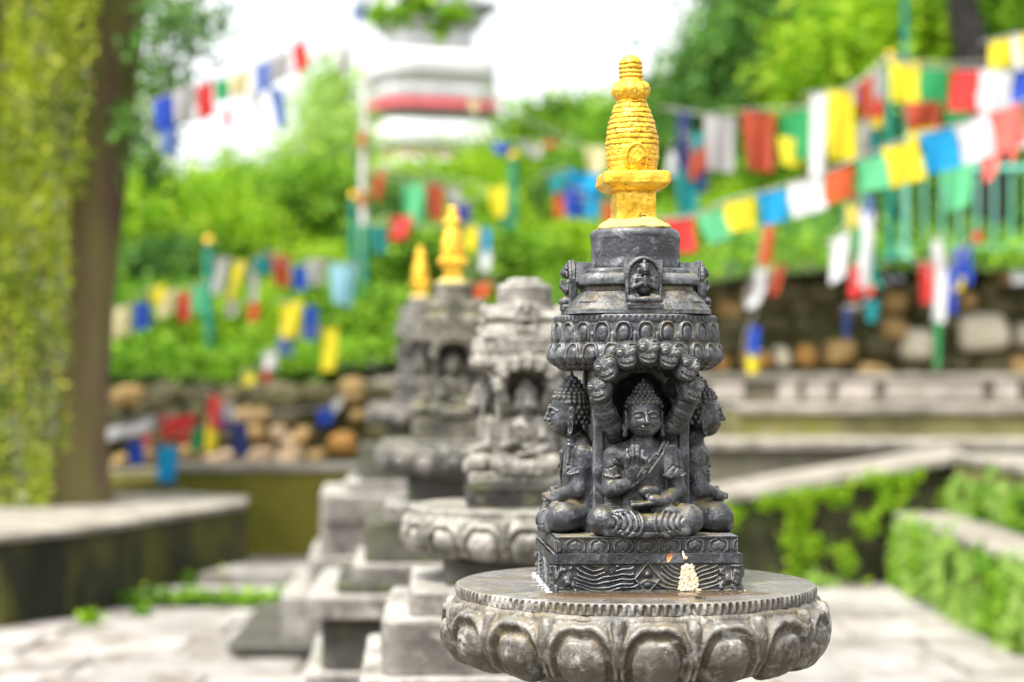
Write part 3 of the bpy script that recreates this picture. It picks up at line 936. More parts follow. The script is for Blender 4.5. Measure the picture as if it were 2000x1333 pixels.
def stupa(name, label, X, Y, Zd, rz, mats, tiers, finial=True, discscale=1.0, scale=1.0, hood=True, tilt=0, pm=None):
    """votive stupa whose lotus disc top lies at height Zd (above the paving)"""
    st, dm, tm = mats
    t = empty(name, (X, Y, 0), rz, label=label, cat='votive stupa', group='votive stupas standing in a row')
    up = (0, 0, Zd); sc = (scale,)*3; ds = (scale*discscale, scale*discscale, scale)
    def P(nm, me, mat, s=sc, par=t, loc=up, rot=None): return link(nm, me, mat, par, loc, rot, s)
    P('lotus_disc', G['disc_top'], dm, ds)
    P('disc_neck', G['disc_under'], dm, ds)
    for m in G['disc_petals']: P('lotus_petal', m, dm, ds)
    P('plinth', G['plinth'], pm or st); P('frieze', G['frieze'], st)
    P('shaft', G['shaft'], st)
    for k in range(4):
        me = G['body_raised'] if k == 0 else G['body_lap']
        b = P('seated_figure', me, st, sc, t, (0, 0, Zd+.083*scale), (0, 0, k*PI/2))
        h = link('head', G['head'], st, b)
        if k: h.scale = (1.12, 1.04, 1.14); h.location = (0, .0010, -.022)
    for i, (x, y, z, ry, rr) in enumerate(HEADS):
        P('serpent_head', G['serpent'], st, (scale*1.12, scale*1.1, scale*1.12), t, (x*scale, y*scale, Zd+z*scale), (R(4), R(rr), R(ry)))
    P('drum_rim', G['drum_rim'], st)
    for row in G['drum']:
        for m in row: P('drum_petal', m, st)
    P('terrace', G['terrace'], st)
    for k in range(4):
        a = k*PI/2
        P('niche', G['niche'], st, (scale*1.02, scale*1.0, scale*.98), t, (.0945*scale*math.sin(a), -.0945*scale*math.cos(a), Zd+.4240*scale), (R(-3)*math.cos(a), R(-3)*math.sin(a), a) if 0 else (0, 0, a))
    mb = MB()
    for c, hf in (((0, 0, .483), (.0950, .0290, .0155)), ((0, 0, .4832), (.0290, .0950, .0152))): mb.add(*box_vf(c, hf))
    P('cross_block', mb.mesh('cross_block'), st)
    P('dome', G['dome'], st)
    if finial:
        f = bpy.data.objects.new('finial', None); COL.objects.link(f); f.parent = t
        f.location = (-.002*scale, 0, Zd+.55*scale); f.rotation_euler = (0, R(tilt), R(3)); f.scale = sc
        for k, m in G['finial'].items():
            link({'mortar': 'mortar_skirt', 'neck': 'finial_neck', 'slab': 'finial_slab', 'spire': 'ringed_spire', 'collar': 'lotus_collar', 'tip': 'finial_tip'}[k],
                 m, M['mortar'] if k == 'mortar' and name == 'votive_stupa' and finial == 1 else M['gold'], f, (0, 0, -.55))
    else:
        P('dome_cap', loft('dome_cap', [(.046, .5535), (.045, .561), (.038, .565), (.01, .567)], 96, 2, .001, 50), st)
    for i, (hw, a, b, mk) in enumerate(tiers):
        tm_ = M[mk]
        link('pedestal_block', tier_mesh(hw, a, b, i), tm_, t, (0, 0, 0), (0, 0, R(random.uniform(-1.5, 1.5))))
    return t

M['mortar'] = rough_mat('painted_mortar', (.42, .33, .12), (.55, .42, .16), (.60, .48, .10), 40, .85, .7, .004, .6)
C = CAMZ
zd1 = C-.327
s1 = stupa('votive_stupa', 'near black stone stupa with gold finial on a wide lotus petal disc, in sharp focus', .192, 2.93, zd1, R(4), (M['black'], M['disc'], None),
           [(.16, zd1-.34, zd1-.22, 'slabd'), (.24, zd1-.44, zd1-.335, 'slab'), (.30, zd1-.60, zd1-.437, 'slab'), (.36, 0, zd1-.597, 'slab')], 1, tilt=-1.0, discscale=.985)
zd2 = C-.329
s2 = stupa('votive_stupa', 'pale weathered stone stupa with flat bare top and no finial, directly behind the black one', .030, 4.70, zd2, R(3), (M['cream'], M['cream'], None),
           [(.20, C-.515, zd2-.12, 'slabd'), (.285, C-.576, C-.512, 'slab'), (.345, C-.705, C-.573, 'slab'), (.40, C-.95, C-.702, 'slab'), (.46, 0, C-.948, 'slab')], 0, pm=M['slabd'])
zd3 = C-.234
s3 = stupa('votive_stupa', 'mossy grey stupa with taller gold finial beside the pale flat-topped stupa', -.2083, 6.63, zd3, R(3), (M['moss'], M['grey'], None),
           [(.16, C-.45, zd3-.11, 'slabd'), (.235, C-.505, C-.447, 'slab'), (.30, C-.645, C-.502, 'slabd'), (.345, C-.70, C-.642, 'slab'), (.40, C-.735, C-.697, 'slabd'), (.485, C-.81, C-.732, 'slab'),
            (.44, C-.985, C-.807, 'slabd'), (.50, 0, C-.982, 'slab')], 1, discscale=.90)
zd4 = C-.165
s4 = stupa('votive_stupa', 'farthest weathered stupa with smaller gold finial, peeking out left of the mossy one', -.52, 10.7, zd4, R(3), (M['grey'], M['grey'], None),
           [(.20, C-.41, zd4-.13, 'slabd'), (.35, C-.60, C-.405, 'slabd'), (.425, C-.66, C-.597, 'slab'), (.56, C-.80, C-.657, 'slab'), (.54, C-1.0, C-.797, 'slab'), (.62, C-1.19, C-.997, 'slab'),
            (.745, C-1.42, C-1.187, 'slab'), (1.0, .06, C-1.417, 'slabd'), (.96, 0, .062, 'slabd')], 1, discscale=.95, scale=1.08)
bpy.context.view_layer.update()

# little things on the near disc
mm, tt = new_mat('standing_water'); gg = N(tt)
gg.out(gg.bsdf((.075, .05, .03), .06, Alpha=1.0, IOR=1.33, Specular_IOR_Level=.8))
M['water'] = mm
def blob_sheet(name, pts, z0, z1, n=3):
    """thin irregular patch with a rounded edge"""
    k = len(pts); cx = sum(p[0] for p in pts)/k; cy = sum(p[1] for p in pts)/k
    v = []; f = []
    for s, z in ((1.0, z0), (.97, z1*.7+z0*.3), (.9, z1)):
        for x, y in pts: v.append((cx+(x-cx)*s, cy+(y-cy)*s, z))
    v.append((cx, cy, z1))
    for r in range(2):
        for i in range(k): j = (i+1) % k; f.append((r*k+i, r*k+j, (r+1)*k+j, (r+1)*k+i))
    for i in range(k): f.append((2*k+i, 2*k+(i+1) % k, 3*k))
    mb = MB(); mb.v = v; mb.f = f
    return mb.mesh(name, True)
pts = []
for i in range(60):
    a = 2*PI*i/60
    w = 1+.08*math.sin(3*a+1)+.04*math.sin(5*a)+.02*math.sin(9*a+2)
    pts.append((.168*w*math.cos(a), -.168+.040*w*math.sin(a)))
link('water_puddle', blob_sheet('puddle', pts, zd1-.0002, zd1+.0022), M['water'], s1)
pts = []
M['wetfoam'] = rough_mat('limescale', (.40, .42, .44), (.62, .63, .64), (.20, .21, .22), 80, .35, .8, .004, .6)
mb = MB()
for i in range(190):
    e = random.random()
    y = -.146+.285*e; x = -.143-abs(random.gauss(0, .0045))
    if i % 3 == 0: x = .143+abs(random.gauss(0, .003))
    r = random.uniform(.001, .0032)
    v, f = box_vf((x, y, zd1+r*.3), (r, r, r*.5)); mb.add(v, f)
link('lime_crust', mb.mesh('lime_crust', True), M['wetfoam'], s1)['kind'] = 'stuff'
# mud and grit rim along the plinth foot
M['grit'] = rough_mat('wet_grit', (.02, .018, .015), (.07, .055, .035), (.35, .3, .22), 120, .4, .8, .003, .5)
mb = MB()
for i in range(420):
    x = random.uniform(-.142, .142); y = -.1425-abs(random.gauss(0, .0022)); r = random.uniform(.0008, .0026)
    mb.add(*box_vf((x, y, zd1+r*.4), (r*random.uniform(.7, 1.6), r, r*.8)))
o = link('wet_grit', mb.mesh('grit'), M['grit'], s1); o['kind'] = 'stuff'
# cream plaster patch stuck on the front of the plinth
M['plaster'] = rough_mat('old_plaster', (.62, .50, .34), (.78, .68, .52), (.25, .17, .09), 90, .9, .8, .004, .7)
v = Vol((.028, -.160, -.002), (.095, -.138, .085), .0009)
for _ in range(260):
    zz = random.random()**1.1*.044; wd_ = .0175*(1-.6*zz/.044)
    v.ell((.061+random.uniform(-wd_, wd_)-zz*.08, -.1448+random.uniform(-.0004, .0002), zz+.002), (random.uniform(.0015, .0045), .0019, random.uniform(.0015, .004)), k=.0008)
v.cap((.052, -.1470, .058), (.0495, -.1470, .0685), .0028, .0010, k=.001)
v.ell((.0535, -.1470, .0575), (.004, .002, .003), k=.001)
v.noise(.0005, 260, 2)
link('plaster_patch', v.mesh('plaster'), M['plaster'], s1, (.0060, 0, zd1+.001), None, (.93, 1, .88))
# a dry leaf stuck on the plinth
M['dryleaf'] = rough_mat('dry_leaf', (.55, .20, .07), (.70, .30, .12), None, 60, .6)
n_ = 9; vv = []; ff = []
for i in range(n_):
    t_ = i/(n_-1); w_ = .0038*math.sin(PI*min(1, t_*.96+.02))**.8
    for s_ in (-1, 0, 1): vv.append((w_*s_, -.0012*abs(s_)+.0025*(t_-.5)**2*4*-1, .016*t_))
for i in range(n_-1):
    for s_ in (0, 1): a_ = i*3+s_; ff.append((a_, a_+1, a_+4, a_+3))
mb = MB(); mb.v = vv; mb.f = ff
lf = link('dry_leaf', mb.mesh('dry_leaf', True), M['dryleaf'], None)
lf.matrix_world = s1.matrix_world @ Matrix.Translation((.0285, -.1478, zd1+.046)) @ Matrix.Rotation(R(22), 4, 'Y')
tag(lf, 'small orange dry leaf stuck on the front of the carved plinth', 'leaf')
mb = MB()
for i in range(9): mb.add(*box_vf((random.gauss(0, .004), random.gauss(0, .002), .0012), (.0022, .0014, .0012)))
cl = link('debris_clump', mb.mesh('debris'), M['grit'], None)
cl.matrix_world = s1.matrix_world @ Matrix.Translation((.067, -.222, zd1+.001))
tag(cl, 'tiny dark wet clump of debris on the disc, below the plaster patch', 'debris')
# ================================================================== the setting
def sheet(name, x0, x1, y0, y1, nx, ny, fz, mat, **k):
    X, Y = np.meshgrid(np.linspace(x0, x1, nx), np.linspace(y0, y1, ny))
    Z = fz(X, Y)
    o = link(name, mesh_from(name, np.stack([X, Y, Z], -1).reshape(-1, 3), grid_faces(nx, ny)), mat)
    return tag(o, **k)
M['soil'] = rough_mat('soil', (.05, .045, .03), (.10, .085, .055), (.05, .08, .02), 1.5, .95)
M['paving'] = rough_mat('paving_slab', (.155, .145, .13), (.33, .315, .30), (.11, .08, .05), 2.6, .5, .4, .006, .8, rnd=.2)
M['joint'] = rough_mat('joint_earth', (.10, .085, .06), (.17, .145, .11), (.06, .08, .02), 6, .95)
ground = sheet('ground', -400, 400, -200, 600, 2, 2, lambda x, y: x*0, M['joint'], kind='structure')
def slab_box(w, d, h, j=.0, rnd=.012):
    """slab with softened rim, origin at centre of its underside"""
    v = []; f = []
    rings = [(0, 0), (0, h-rnd), (rnd, h)]
    for ins, z in rings:
        for sx, sy in ((-1, -1), (1, -1), (1, 1), (-1, 1)):
            v.append((sx*(w/2-ins), sy*(d/2-ins), z))
    for r in range(2):
        for i in range(4): k = (i+1) % 4; f.append((r*4+i, r*4+k, r*4+4+k, r*4+4+i))
    f.append((8, 9, 10, 11))
    m = MB(); m.v = v; m.f = f; return m
y = 7.9; row = 0
while y < 15.3:
    d = random.choice((.55, .7, .85)); x = -5.6 + random.random()*.5
    while x < 4.6:
        w = random.uniform(.7, 1.35)
        vis = abs(x+w/2) < y*1000/F + 1.2
        if vis:
            o = link('paving_stone', slab_box(w-.025, d-.025, .022+random.uniform(-.005, .006)).mesh('paving_stone'), M['paving'], ground,
                     (x+w/2, y+d/2, .002), (R(random.uniform(-.3, .3)), R(random.uniform(-.3, .3)), 0))
        x += w
    y += d; row += 1

def hillz(X, Y):
    """height of the wooded bank behind the walls, above the paving"""
    b = sst(-2.5, 3.0, X)
    z0 = (CAMZ-.15)*(1-b) + (CAMZ+.85)*b
    s = np.clip((Y-17.2)/18, 0, 1.6)
    z = z0 + s*(2.7+.6*b) + .25*np.sin(X*.8+Y*.3)*np.clip((Y-18)/6, 0, 1)
    return z
M['hill'] = rough_mat('bank_soil', (.03, .045, .015), (.05, .085, .02), (.07, .06, .035), 1.2, .95)
hill = sheet('hillside', -26, 26, 17.9, 62, 60, 60, hillz, M['hill'], kind='structure')

# ---------------- terraces, low walls and steps
M['wallL'] = rough_mat('mossy_plaster_dark', (.010, .013, .006), (.034, .034, .016), (.10, .10, .010), 1.3, .85, .7, .03, .55, stretch=(1, 1, .45))
M['wallM'] = rough_mat('yellow_moss_plaster', (.09, .095, .010), (.22, .18, .022), (.03, .04, .010), 1.1, .85, .6, .03, .8, stretch=(1, 1, .6))
M['coping'] = rough_mat('worn_coping', (.13, .118, .095), (.30, .275, .235), (.06, .065, .022), 3.2, .85, .5, .01, .5)
M['terrace'] = rough_mat('terrace_earth', (.11, .10, .06), (.18, .16, .11), (.08, .11, .03), 1.8, .95)
def prism(name, poly, z0, z1, mat, parent=None, loc=None, taper=None):
    """closed prism over a ground polygon (ccw); z1 may be a list per corner"""
    n = len(poly); zt = z1 if isinstance(z1, (list, tuple)) else [z1]*n; zb = z0 if isinstance(z0, (list, tuple)) else [z0]*n
    v = [(x, y, zb[i]) for i, (x, y) in enumerate(poly)] + [(x, y, zt[i]) for i, (x, y) in enumerate(poly)]
    f = [tuple(range(n, 2*n)), tuple(reversed(range(n)))] + [(i, (i+1) % n, n+(i+1) % n, n+i) for i in range(n)]
    m = MB(); m.v = v; m.f = f
    me = m.mesh(name); o = link(name, me, mat, parent, loc)
    bv = o.modifiers.new('soft', 'BEVEL'); bv.width = .012; bv.segments = 2; bv.limit_method = 'ANGLE'
    return o
Zf = lambda rel: CAMZ + rel

# left planter with its broad coping; the near face runs away to the right
lw = empty('planter_wall', (-3, 11, 0), label='curved mossy planter wall with broad worn coping under the tree trunk', cat='planter wall')
def Lp(p): return (p[0]+3, p[1]-11)
near = [(-6.0, 9.3), (-4.2, 10.1), (-2.95, 10.85), (-2.55, 11.55), (-2.22, 12.7), (-1.96, 13.6), (-2.02, 14.3)]
far = [(-2.6, 14.7), (-3.0, 14.2), (-3.7, 13.6), (-5.0, 12.9), (-6.6, 12.0)]
body = prism('wall_body', [Lp(p) for p in near+far], 0, Zf(-.985), M['wallL'], lw)
near2 = [(p[0]+.03, p[1]-.03) for p in near]
cop = prism('coping', [Lp(p) for p in near2+far], Zf(-.983), Zf(-.935), M['coping'], lw)
ts = prism('planter_soil', [Lp(p) for p in [(-6.6, 12.02), (-5.0, 12.92), (-3.7, 13.62), (-3.0, 14.22), (-2.6, 14.72), (-2.6, 15.2), (-8, 15.2), (-8, 12)]], 0, Zf(-.95), M['terrace'], lw)

mw = empty('low_wall', (-1.7, 15.1, 0), label='low yellow-green mossy wall with pale ledge behind the farther stupas', cat='low wall')
prism('wall_body', [(-1.05, 0), (1.6, 0), (1.6, 1.6), (-1.05, 1.6)], 0, Zf(-.80), M['wallM'], mw)
prism('ledge', [(-1.08, -.04), (1.6, -.04), (1.6, .50), (-1.08, .5)], Zf(-.798), Zf(-.735), M['coping'], mw)
mw2 = empty('garden_wall', (-3.1, 15.15, 0), label='lower mossy wall sloping down behind the planter, under the flags', cat='garden wall')
prism('wall_body', [(-4, 0), (.35, 0), (.35, 1.3), (-4, 1.3)], 0, [Zf(-.98), Zf(-.86), Zf(-.86), Zf(-.98)], M['wallM'], mw2)
terr = prism('terrace_ground', [(-8, 15.9), (1.2, 15.9), (1.2, 17.6), (-8, 17.6)], 0, Zf(-.84), M['terrace']); tag(terr, kind='structure')
M['mortarwall'] = rough_mat('dark_mossy_rubble', (.040, .040, .016), (.10, .09, .042), (.06, .10, .014), 3, .95, .8, .05, .7)

# rubble walls: every stone a part
M['ochre'] = rough_mat('ochre_stone', (.30, .19, .07), (.44, .30, .13), (.12, .09, .04), 5, .9, .5, .02, .5, rnd=.15)
M['orange'] = rough_mat('orange_stone', (.36, .18, .05), (.48, .27, .08), (.16, .10, .04), 5, .9, .5, .02, rnd=.1)
M['palest'] = rough_mat('pale_stone', (.42, .38, .29), (.64, .59, .47), (.22, .20, .10), 5, .9, .5, .02, .5, rnd=.08)
M['pink'] = rough_mat('pinkish_stone', (.40, .28, .17), (.54, .41, .28), (.2, .14, .08), 5, .9, .5, .02, rnd=.1)
M['olive'] = rough_mat('mossy_stone_dark', (.065, .062, .028), (.18, .155, .085), (.07, .095, .018), 4, .9, .6, .03, .6, rnd=.3)
ICO = []
def ico_arrays(sub=3):
    import bmesh
    b = bmesh.new(); bmesh.ops.create_icosphere(b, subdivisions=sub, radius=1)
    v = np.array([x.co[:] for x in b.verts]); f = np.array([[q.index for q in p.verts] for p in b.faces]); b.free(); return v, f
iv, jf = ico_arrays(3)
for k in range(7):
    q = iv.copy(); e = 5.0
    q = q/((np.abs(q)**e).sum(1)**(1/e))[:, None]
    q *= (1+.20*fbm(iv+k*7, .9, 3))[:, None]
    ICO.append(mesh_from('stone', q, jf))
def stone(x, yy, z, rx, rz, mat, par):
    return link('stone', random.choice(ICO), mat, par, (x, yy, z), (random.uniform(-.2, .2), random.uniform(-.15, .15), random.uniform(0, 6.28)) if rx < .0 else (random.uniform(-.1, .1), random.uniform(-.22, .22), random.choice((0, PI))+random.uniform(-.2, .2)), (rx, .16, rz))
def rubble(name, label, x0, x1, Y, z0, z1, explicit, rng_mats):
    w = empty(name, ((x0+x1)/2, Y, z0), label=label, cat='stone wall')
    cx = (x0+x1)/2
    prism('wall_core', [(x0-cx, .04), (x1-cx, .08), (x1-cx, .9), (x0-cx, .9)], -.02, z1-z0, M['mortarwall'], w)
    done = []
    for px, py, rpx, rpz, mk in explicit:
        p = W(px, py, Y); rx, rz = rpx*.88*Y/F, rpz*.88*Y/F
        stone(p.x-cx, .05, p.z-z0, rx, rz, M[mk], w).scale[1] = .20; done.append((p.x, p.z, rx, rz))
    z = z0+.1
    while z < z1+.03:
        x = x0+random.random()*.2; hh = random.uniform(.07, .12)
        while x < x1:
            rx = random.uniform(.08, .19)
            if all(abs(x+rx-a) > rx*.5+c_ or abs(z-b) > hh*.5+d_ for a, b, c_, d_ in done):
                stone(x+rx-cx, .10, z-z0, rx*.97, hh*1.02, M[random.choice(rng_mats)], w)
            x += 2*rx+.01
        z += hh*1.95
    return w
rwL = rubble('rubble_wall', 'low rubble wall of ochre and pinkish stones behind the pale ledge, under the flag bank', -4.9, .9, 16.9, Zf(-.85), Zf(-.12),
    [(688, 765, 27, 27, 'ochre'), (672, 868, 26, 26, 'orange'), (572, 880, 34, 34, 'pink'), (512, 893, 30, 26, 'pink'), (456, 893, 26, 18, 'pink'), (505, 850, 19, 20, 'ochre'), (545, 848, 18, 18, 'pink'),
     (592, 850, 20, 20, 'ochre'), (375, 888, 26, 18, 'ochre'), (258, 935, 22, 20, 'pink'), (640, 812, 20, 16, 'olive'), (700, 812, 20, 14, 'ochre'), (420, 900, 22, 16, 'pink'), (620, 893, 18, 16, 'ochre'), (236, 900, 20, 14, 'ochre')],
    ['olive']*6+['ochre'])
rwR = rubble('rubble_wall', 'dark rubble retaining wall with a few pale and ochre boulders behind the stone steps', 1.3, 8.2, 18.4, Zf(-.05), Zf(.88),
    [(1745, 590, 28, 26, 'ochre'), (1742, 643, 27, 24, 'ochre'), (1637, 690, 35, 28, 'ochre'), (1572, 697, 22, 22, 'orange'), (1710, 680, 34, 26, 'olive'), (1788, 672, 37, 32, 'palest'), (1922, 648, 50, 40, 'palest'),
     (1526, 697, 17, 22, 'palest'), (1400, 708, 22, 18, 'orange'), (1495, 705, 16, 16, 'orange'), (1955, 540, 14, 18, 'ochre'), (1650, 612, 34, 20, 'olive'), (1884, 585, 15, 18, 'ochre'), (1705, 722, 34, 12, 'ochre'), (1996, 655, 18, 24, 'palest'), (1457, 702, 20, 16, 'ochre'), (1800, 600, 16, 18, 'olive')],
    ['olive']*14+['ochre'])

# stepped seating on the right
M['stepr'] = rough_mat('step_riser', (.10, .095, .04), (.22, .20, .085), (.16, .17, .02), 1.5, .9, .5, .02, .7)
M['steprd'] = rough_mat('step_riser_dark', (.085, .075, .055), (.17, .145, .11), (.10, .11, .05), 1.8, .9, .5, .02, .6)
st = empty('stone_steps', (4.2, 14.2, 0), label='broad stepped stone seating with pale slab edges, rising to the rubble wall', cat='steps')
def step(yf, yb, zr, zt, mat, x0=1.45, x1=8):
    prism('riser', [(x0-4.2, yf-14.2), (x1-4.2, yf-14.2), (x1-4.2, yb-14.2), (x0-4.2, yb-14.2)], zr, Zf(zt)-.068, mat, st)
    x = x0
    while x < x1-.3:
        w = min(random.uniform(1.3, 2.0), x1-x)
        prism('step_slab', [(x+.006-4.2, yf-.05-14.2), (x+w-.006-4.2, yf-.05-14.2), (x+w-.006-4.2, yb-14.2), (x+.006-4.2, yb-14.2)], Zf(zt)-.066, Zf(zt)+random.uniform(-.004, .004), M['coping'], st)
        x += w
step(14.2, 15.1, 0, -.515, M['steprd'], 1.35)
step(15.1, 16.3, 0, -.262, M['stepr'], 1.8)
step(16.3, 18.3, 0, -.005, M['steprd'], 1.3)
M['whiteblock'] = rough_mat('pale_riser_stone', (.26, .23, .20), (.40, .36, .32), (.15, .14, .10), 3, .9, .4, .01, .5, rnd=.1)
for px, w_, in ((1597, 52), (1673, 78), (1795, 140), (1890, 62), (1965, 50), (1540, 40), (1420, 70)):
    p = W(px, 766, 16.28); h_ = w_*16.28/F/2
    o = prism('riser_stone', [(-h_*.94, -.02), (h_*.94, -.02), (h_*.94, .1), (-h_*.94, .1)], -.085, .085, M['whiteblock'], st, (p.x-4.2, 16.28-14.2, p.z))
# ramped parapet across the front of the steps, then the planted cheek walls
M['wallgreen'] = rough_mat('mossy_wall', (.022, .022, .010), (.055, .05, .025), (.06, .11, .01), 1.4, .9, .7, .03, .7)
pw = empty('parapet_wall', (2.3, 13.1, 0), label='low parapet with sloping pale coping and bright green creepers behind the black stupa', cat='parapet wall')
xa, ya, xb, yb = 1.15-2.3, 13.05-13.1, 3.22-2.3, 13.25-13.1
prism('wall_body', [(xa, ya), (xb, yb), (xb, yb+.6), (xa, ya+.6)], 0, [Zf(-.97), Zf(-.63), Zf(-.63), Zf(-.97)], M['wallgreen'], pw)
prism('coping', [(xa, ya-.06), (xb, yb-.06), (xb, yb+.62), (xa, ya+.62)], [Zf(-.968), Zf(-.628), Zf(-.628), Zf(-.968)], [Zf(-.90), Zf(-.565), Zf(-.535), Zf(-.86)], M['coping'], pw)
cw = empty('cheek_wall', (2.75, 11, 0), label='plant-covered wall with narrow pale ledge running toward the viewer at far right', cat='cheek wall')
prism('wall_body', [(-.06, -3.2), (.9, -3.2), (.9, 2.25), (-.06, 2.02)], 0, Zf(-1.02), M['wallgreen'], cw)
prism('ledge', [(-.10, -3.2), (.34, -3.2), (.34, 2.0), (-.10, 2.0)], Zf(-1.018), Zf(-.965), M['coping'], cw)
prism('upper_wall', [(.345, -3.2), (1.2, -3.2), (1.2, 2.1), (.345, 2.1)], Zf(-1.0), Zf(-.62), M['stepr'], cw)
prism('upper_coping', [(.32, -3.2), (1.2, -3.2), (1.2, 2.1), (.32, 2.1)], Zf(-.618), Zf(-.56), M['coping'], cw)
# raised slab with grass at the end of the planter
rs = empty('paving_ledge', (-1.75, 12.4, 0), label='low raised stone ledge with grass growing along it beside the pedestals', cat='ledge')
prism('ledge_slab', [(-.75, -.55), (.62, -.55), (.62, -.05), (-.55, -.05)], 0, .10, M['paving'], rs)
prism('ledge_slab', [(-.35, .15), (.5, .15), (.5, .75), (-.20, .75)], 0, .16, M['paving'], rs)

# ================================================================== leaves
def leaves(name, C0, size, seed=0, flat=0.0, updir=None, fold=.25):
    """one small folded leaf at every centre"""
    r = np.random.default_rng(seed); n = len(C0)
    a = r.normal(size=(n, 3)); a[:, 2] *= (1-flat*.7); a /= np.linalg.norm(a, axis=1)[:, None]
    b = r.normal(size=(n, 3)); b -= (a*b).sum(1)[:, None]*a
    if flat: b[:, 2] *= (1-flat)
    b /= np.linalg.norm(b, axis=1)[:, None]
    c = np.cross(a, b)
    s = size*r.uniform(.6, 1.3, n)[:, None]
    v0 = C0 - a*s*.5; v2 = C0 + a*s*.5; v1 = C0 + b*s*.28 + c*s*fold*.4; v3 = C0 - b*s*.28 + c*s*fold*.4
    V = np.stack([v0, v1, v2, v3], 1).reshape(-1, 3)
    Fc = np.arange(4*n).reshape(-1, 4)
    return mesh_from(name, V, Fc, False)
def clumps(blobs, n, seed, sig=.22, per=60, shell=.55):
    """leaf centres in clumps spread through ellipsoids (x,y,z,rx,ry,rz)"""
    r = np.random.default_rng(seed); vol = np.array([b[3]*b[4]*b[5] for b in blobs])**(2/3); vol = vol/vol.sum()
    out = []
    nc = max(1, n//per)
    for b, q in zip(blobs, vol):
        m = max(1, int(round(nc*q)))
        d = r.normal(size=(m, 3)); d /= np.linalg.norm(d, axis=1)[:, None]
        rad = shell+(1-shell)*r.random(m)**.6
        cc = np.array(b[:3])+d*rad[:, None]*np.array(b[3:6])
        k = r.poisson(per, m)
        sg = sig*r.uniform(.6, 1.4, m)
        for c, kk, s_ in zip(cc, k, sg): out.append(c+r.normal(size=(kk, 3))*s_*np.array([1, 1, .7]))
    return np.vstack(out)
M['lime'] = leaf_mat('lime_leaves', (.12, .29, .008), (.27, .47, .014), (.52, .68, .05), .5, .9)
M['mid'] = leaf_mat('mid_leaves', (.055, .17, .010), (.18, .38, .020), (.36, .56, .05), .45, .9)
M['deep'] = leaf_mat('deep_leaves', (.030, .10, .018), (.08, .21, .03), (.18, .34, .06), .4, .9)
M['pale'] = leaf_mat('pale_leaves', (.20, .37, .05), (.34, .52, .10), (.50, .65, .20), .5, .9)
M['bark'] = rough_mat('bark', (.05, .038, .03), (.13, .10, .08), (.10, .12, .03), 3, .95, .9, .04, .5, stretch=(1, 1, .3))
M['darkbark'] = rough_mat('dark_bark', (.012, .011, .010), (.035, .03, .027), None, 4, .9, .9, .03)

def tube(name, pts, rad, nseg=12, noise=.0, nscale=4):
    P = np.array([tuple(p) for p in pts], float); n = len(P)
    V = []
    for i in range(n):
        t = P[min(i+1, n-1)]-P[max(i-1, 0)]; t /= np.linalg.norm(t)
        u = np.cross(t, (0, 1, 0.01)); u /= np.linalg.norm(u); w = np.cross(t, u)
        for k in range(nseg):
            a = 2*PI*k/nseg; d = u*math.cos(a)+w*math.sin(a); q = P[i]+d*rad[i]
            if noise: q = q+d*float(fbm(q, nscale, 2))*noise
            V.append(q)
    Fc = grid_faces(nseg, n, True)
    return mesh_from(name, V, Fc)
def smooth_path(pts, m=6):
    P = [Vector(p) for p in pts]; out = []
    for i in range(len(P)-1):
        a, b, c, d = P[max(i-1, 0)], P[i], P[i+1], P[min(i+2, len(P)-1)]
        for k in range(m):
            t = k/m
            out.append(.5*((2*b)+(c-a)*t+(2*a-5*b+4*c-d)*t*t+(3*b-a-3*c+d)*t**3))
    out.append(P[-1]); return out

def tree(label, base, blobs, n, mat, leafsize, trunk_r=.16, seed=0, sig=.25, name='tree', group='trees on the bank behind', dark=False, per=55, shell=.5):
    t = empty(name, base, label=label, cat='tree', group=group)
    bz = Vector(base); bl = []
    for x, y_, z, rx, ry, rz in blobs: bl.append((x-bz.x, y_-bz.y, z-bz.z, rx, ry, rz))
    top = max(bl, key=lambda b: b[2])
    mid = (top[0]*.35+random.uniform(-.1, .1), top[1]*.4, top[2]*.5)
    path = smooth_path([(0, 0, -.3), (top[0]*.08, 0, top[2]*.2), mid, (top[0], top[1], top[2]+.2)], 5)
    rr = [trunk_r*(1-.75*i/(len(path)-1)) for i in range(len(path))]
    tr = link('trunk', tube('trunk', path, rr, 10, trunk_r*.12), M['darkbark'] if dark else M['bark'], t)
    for k, b in enumerate(bl):
        s_ = path[int(len(path)*(.35+.4*random.random()))]
        br = smooth_path([s_, ((s_[0]+b[0])/2, (s_[1]+b[1])/2, (s_[2]+b[2])/2-.1), (b[0], b[1], b[2]+b[5]*.5)], 4)
        link('branch', tube('branch', br, [trunk_r*.42*(1-.8*i/(len(br)-1)) for i in range(len(br))], 7), M['darkbark'] if dark else M['bark'], tr)
    c_ = link('crown', leaves('crown', clumps(bl, n, seed, sig, per, shell), leafsize, seed, .2), M[mat], t)
    return t
def Bp(px, py, Y, rpx, rpz, ry=None):
    p = W(px, py, Y); return (p.x, p.y, p.z, rpx*Y/F, (ry if ry else rpx*Y/F), rpz*Y/F)
def hz(x, y_): return float(hillz(np.array(x), np.array(y_)))

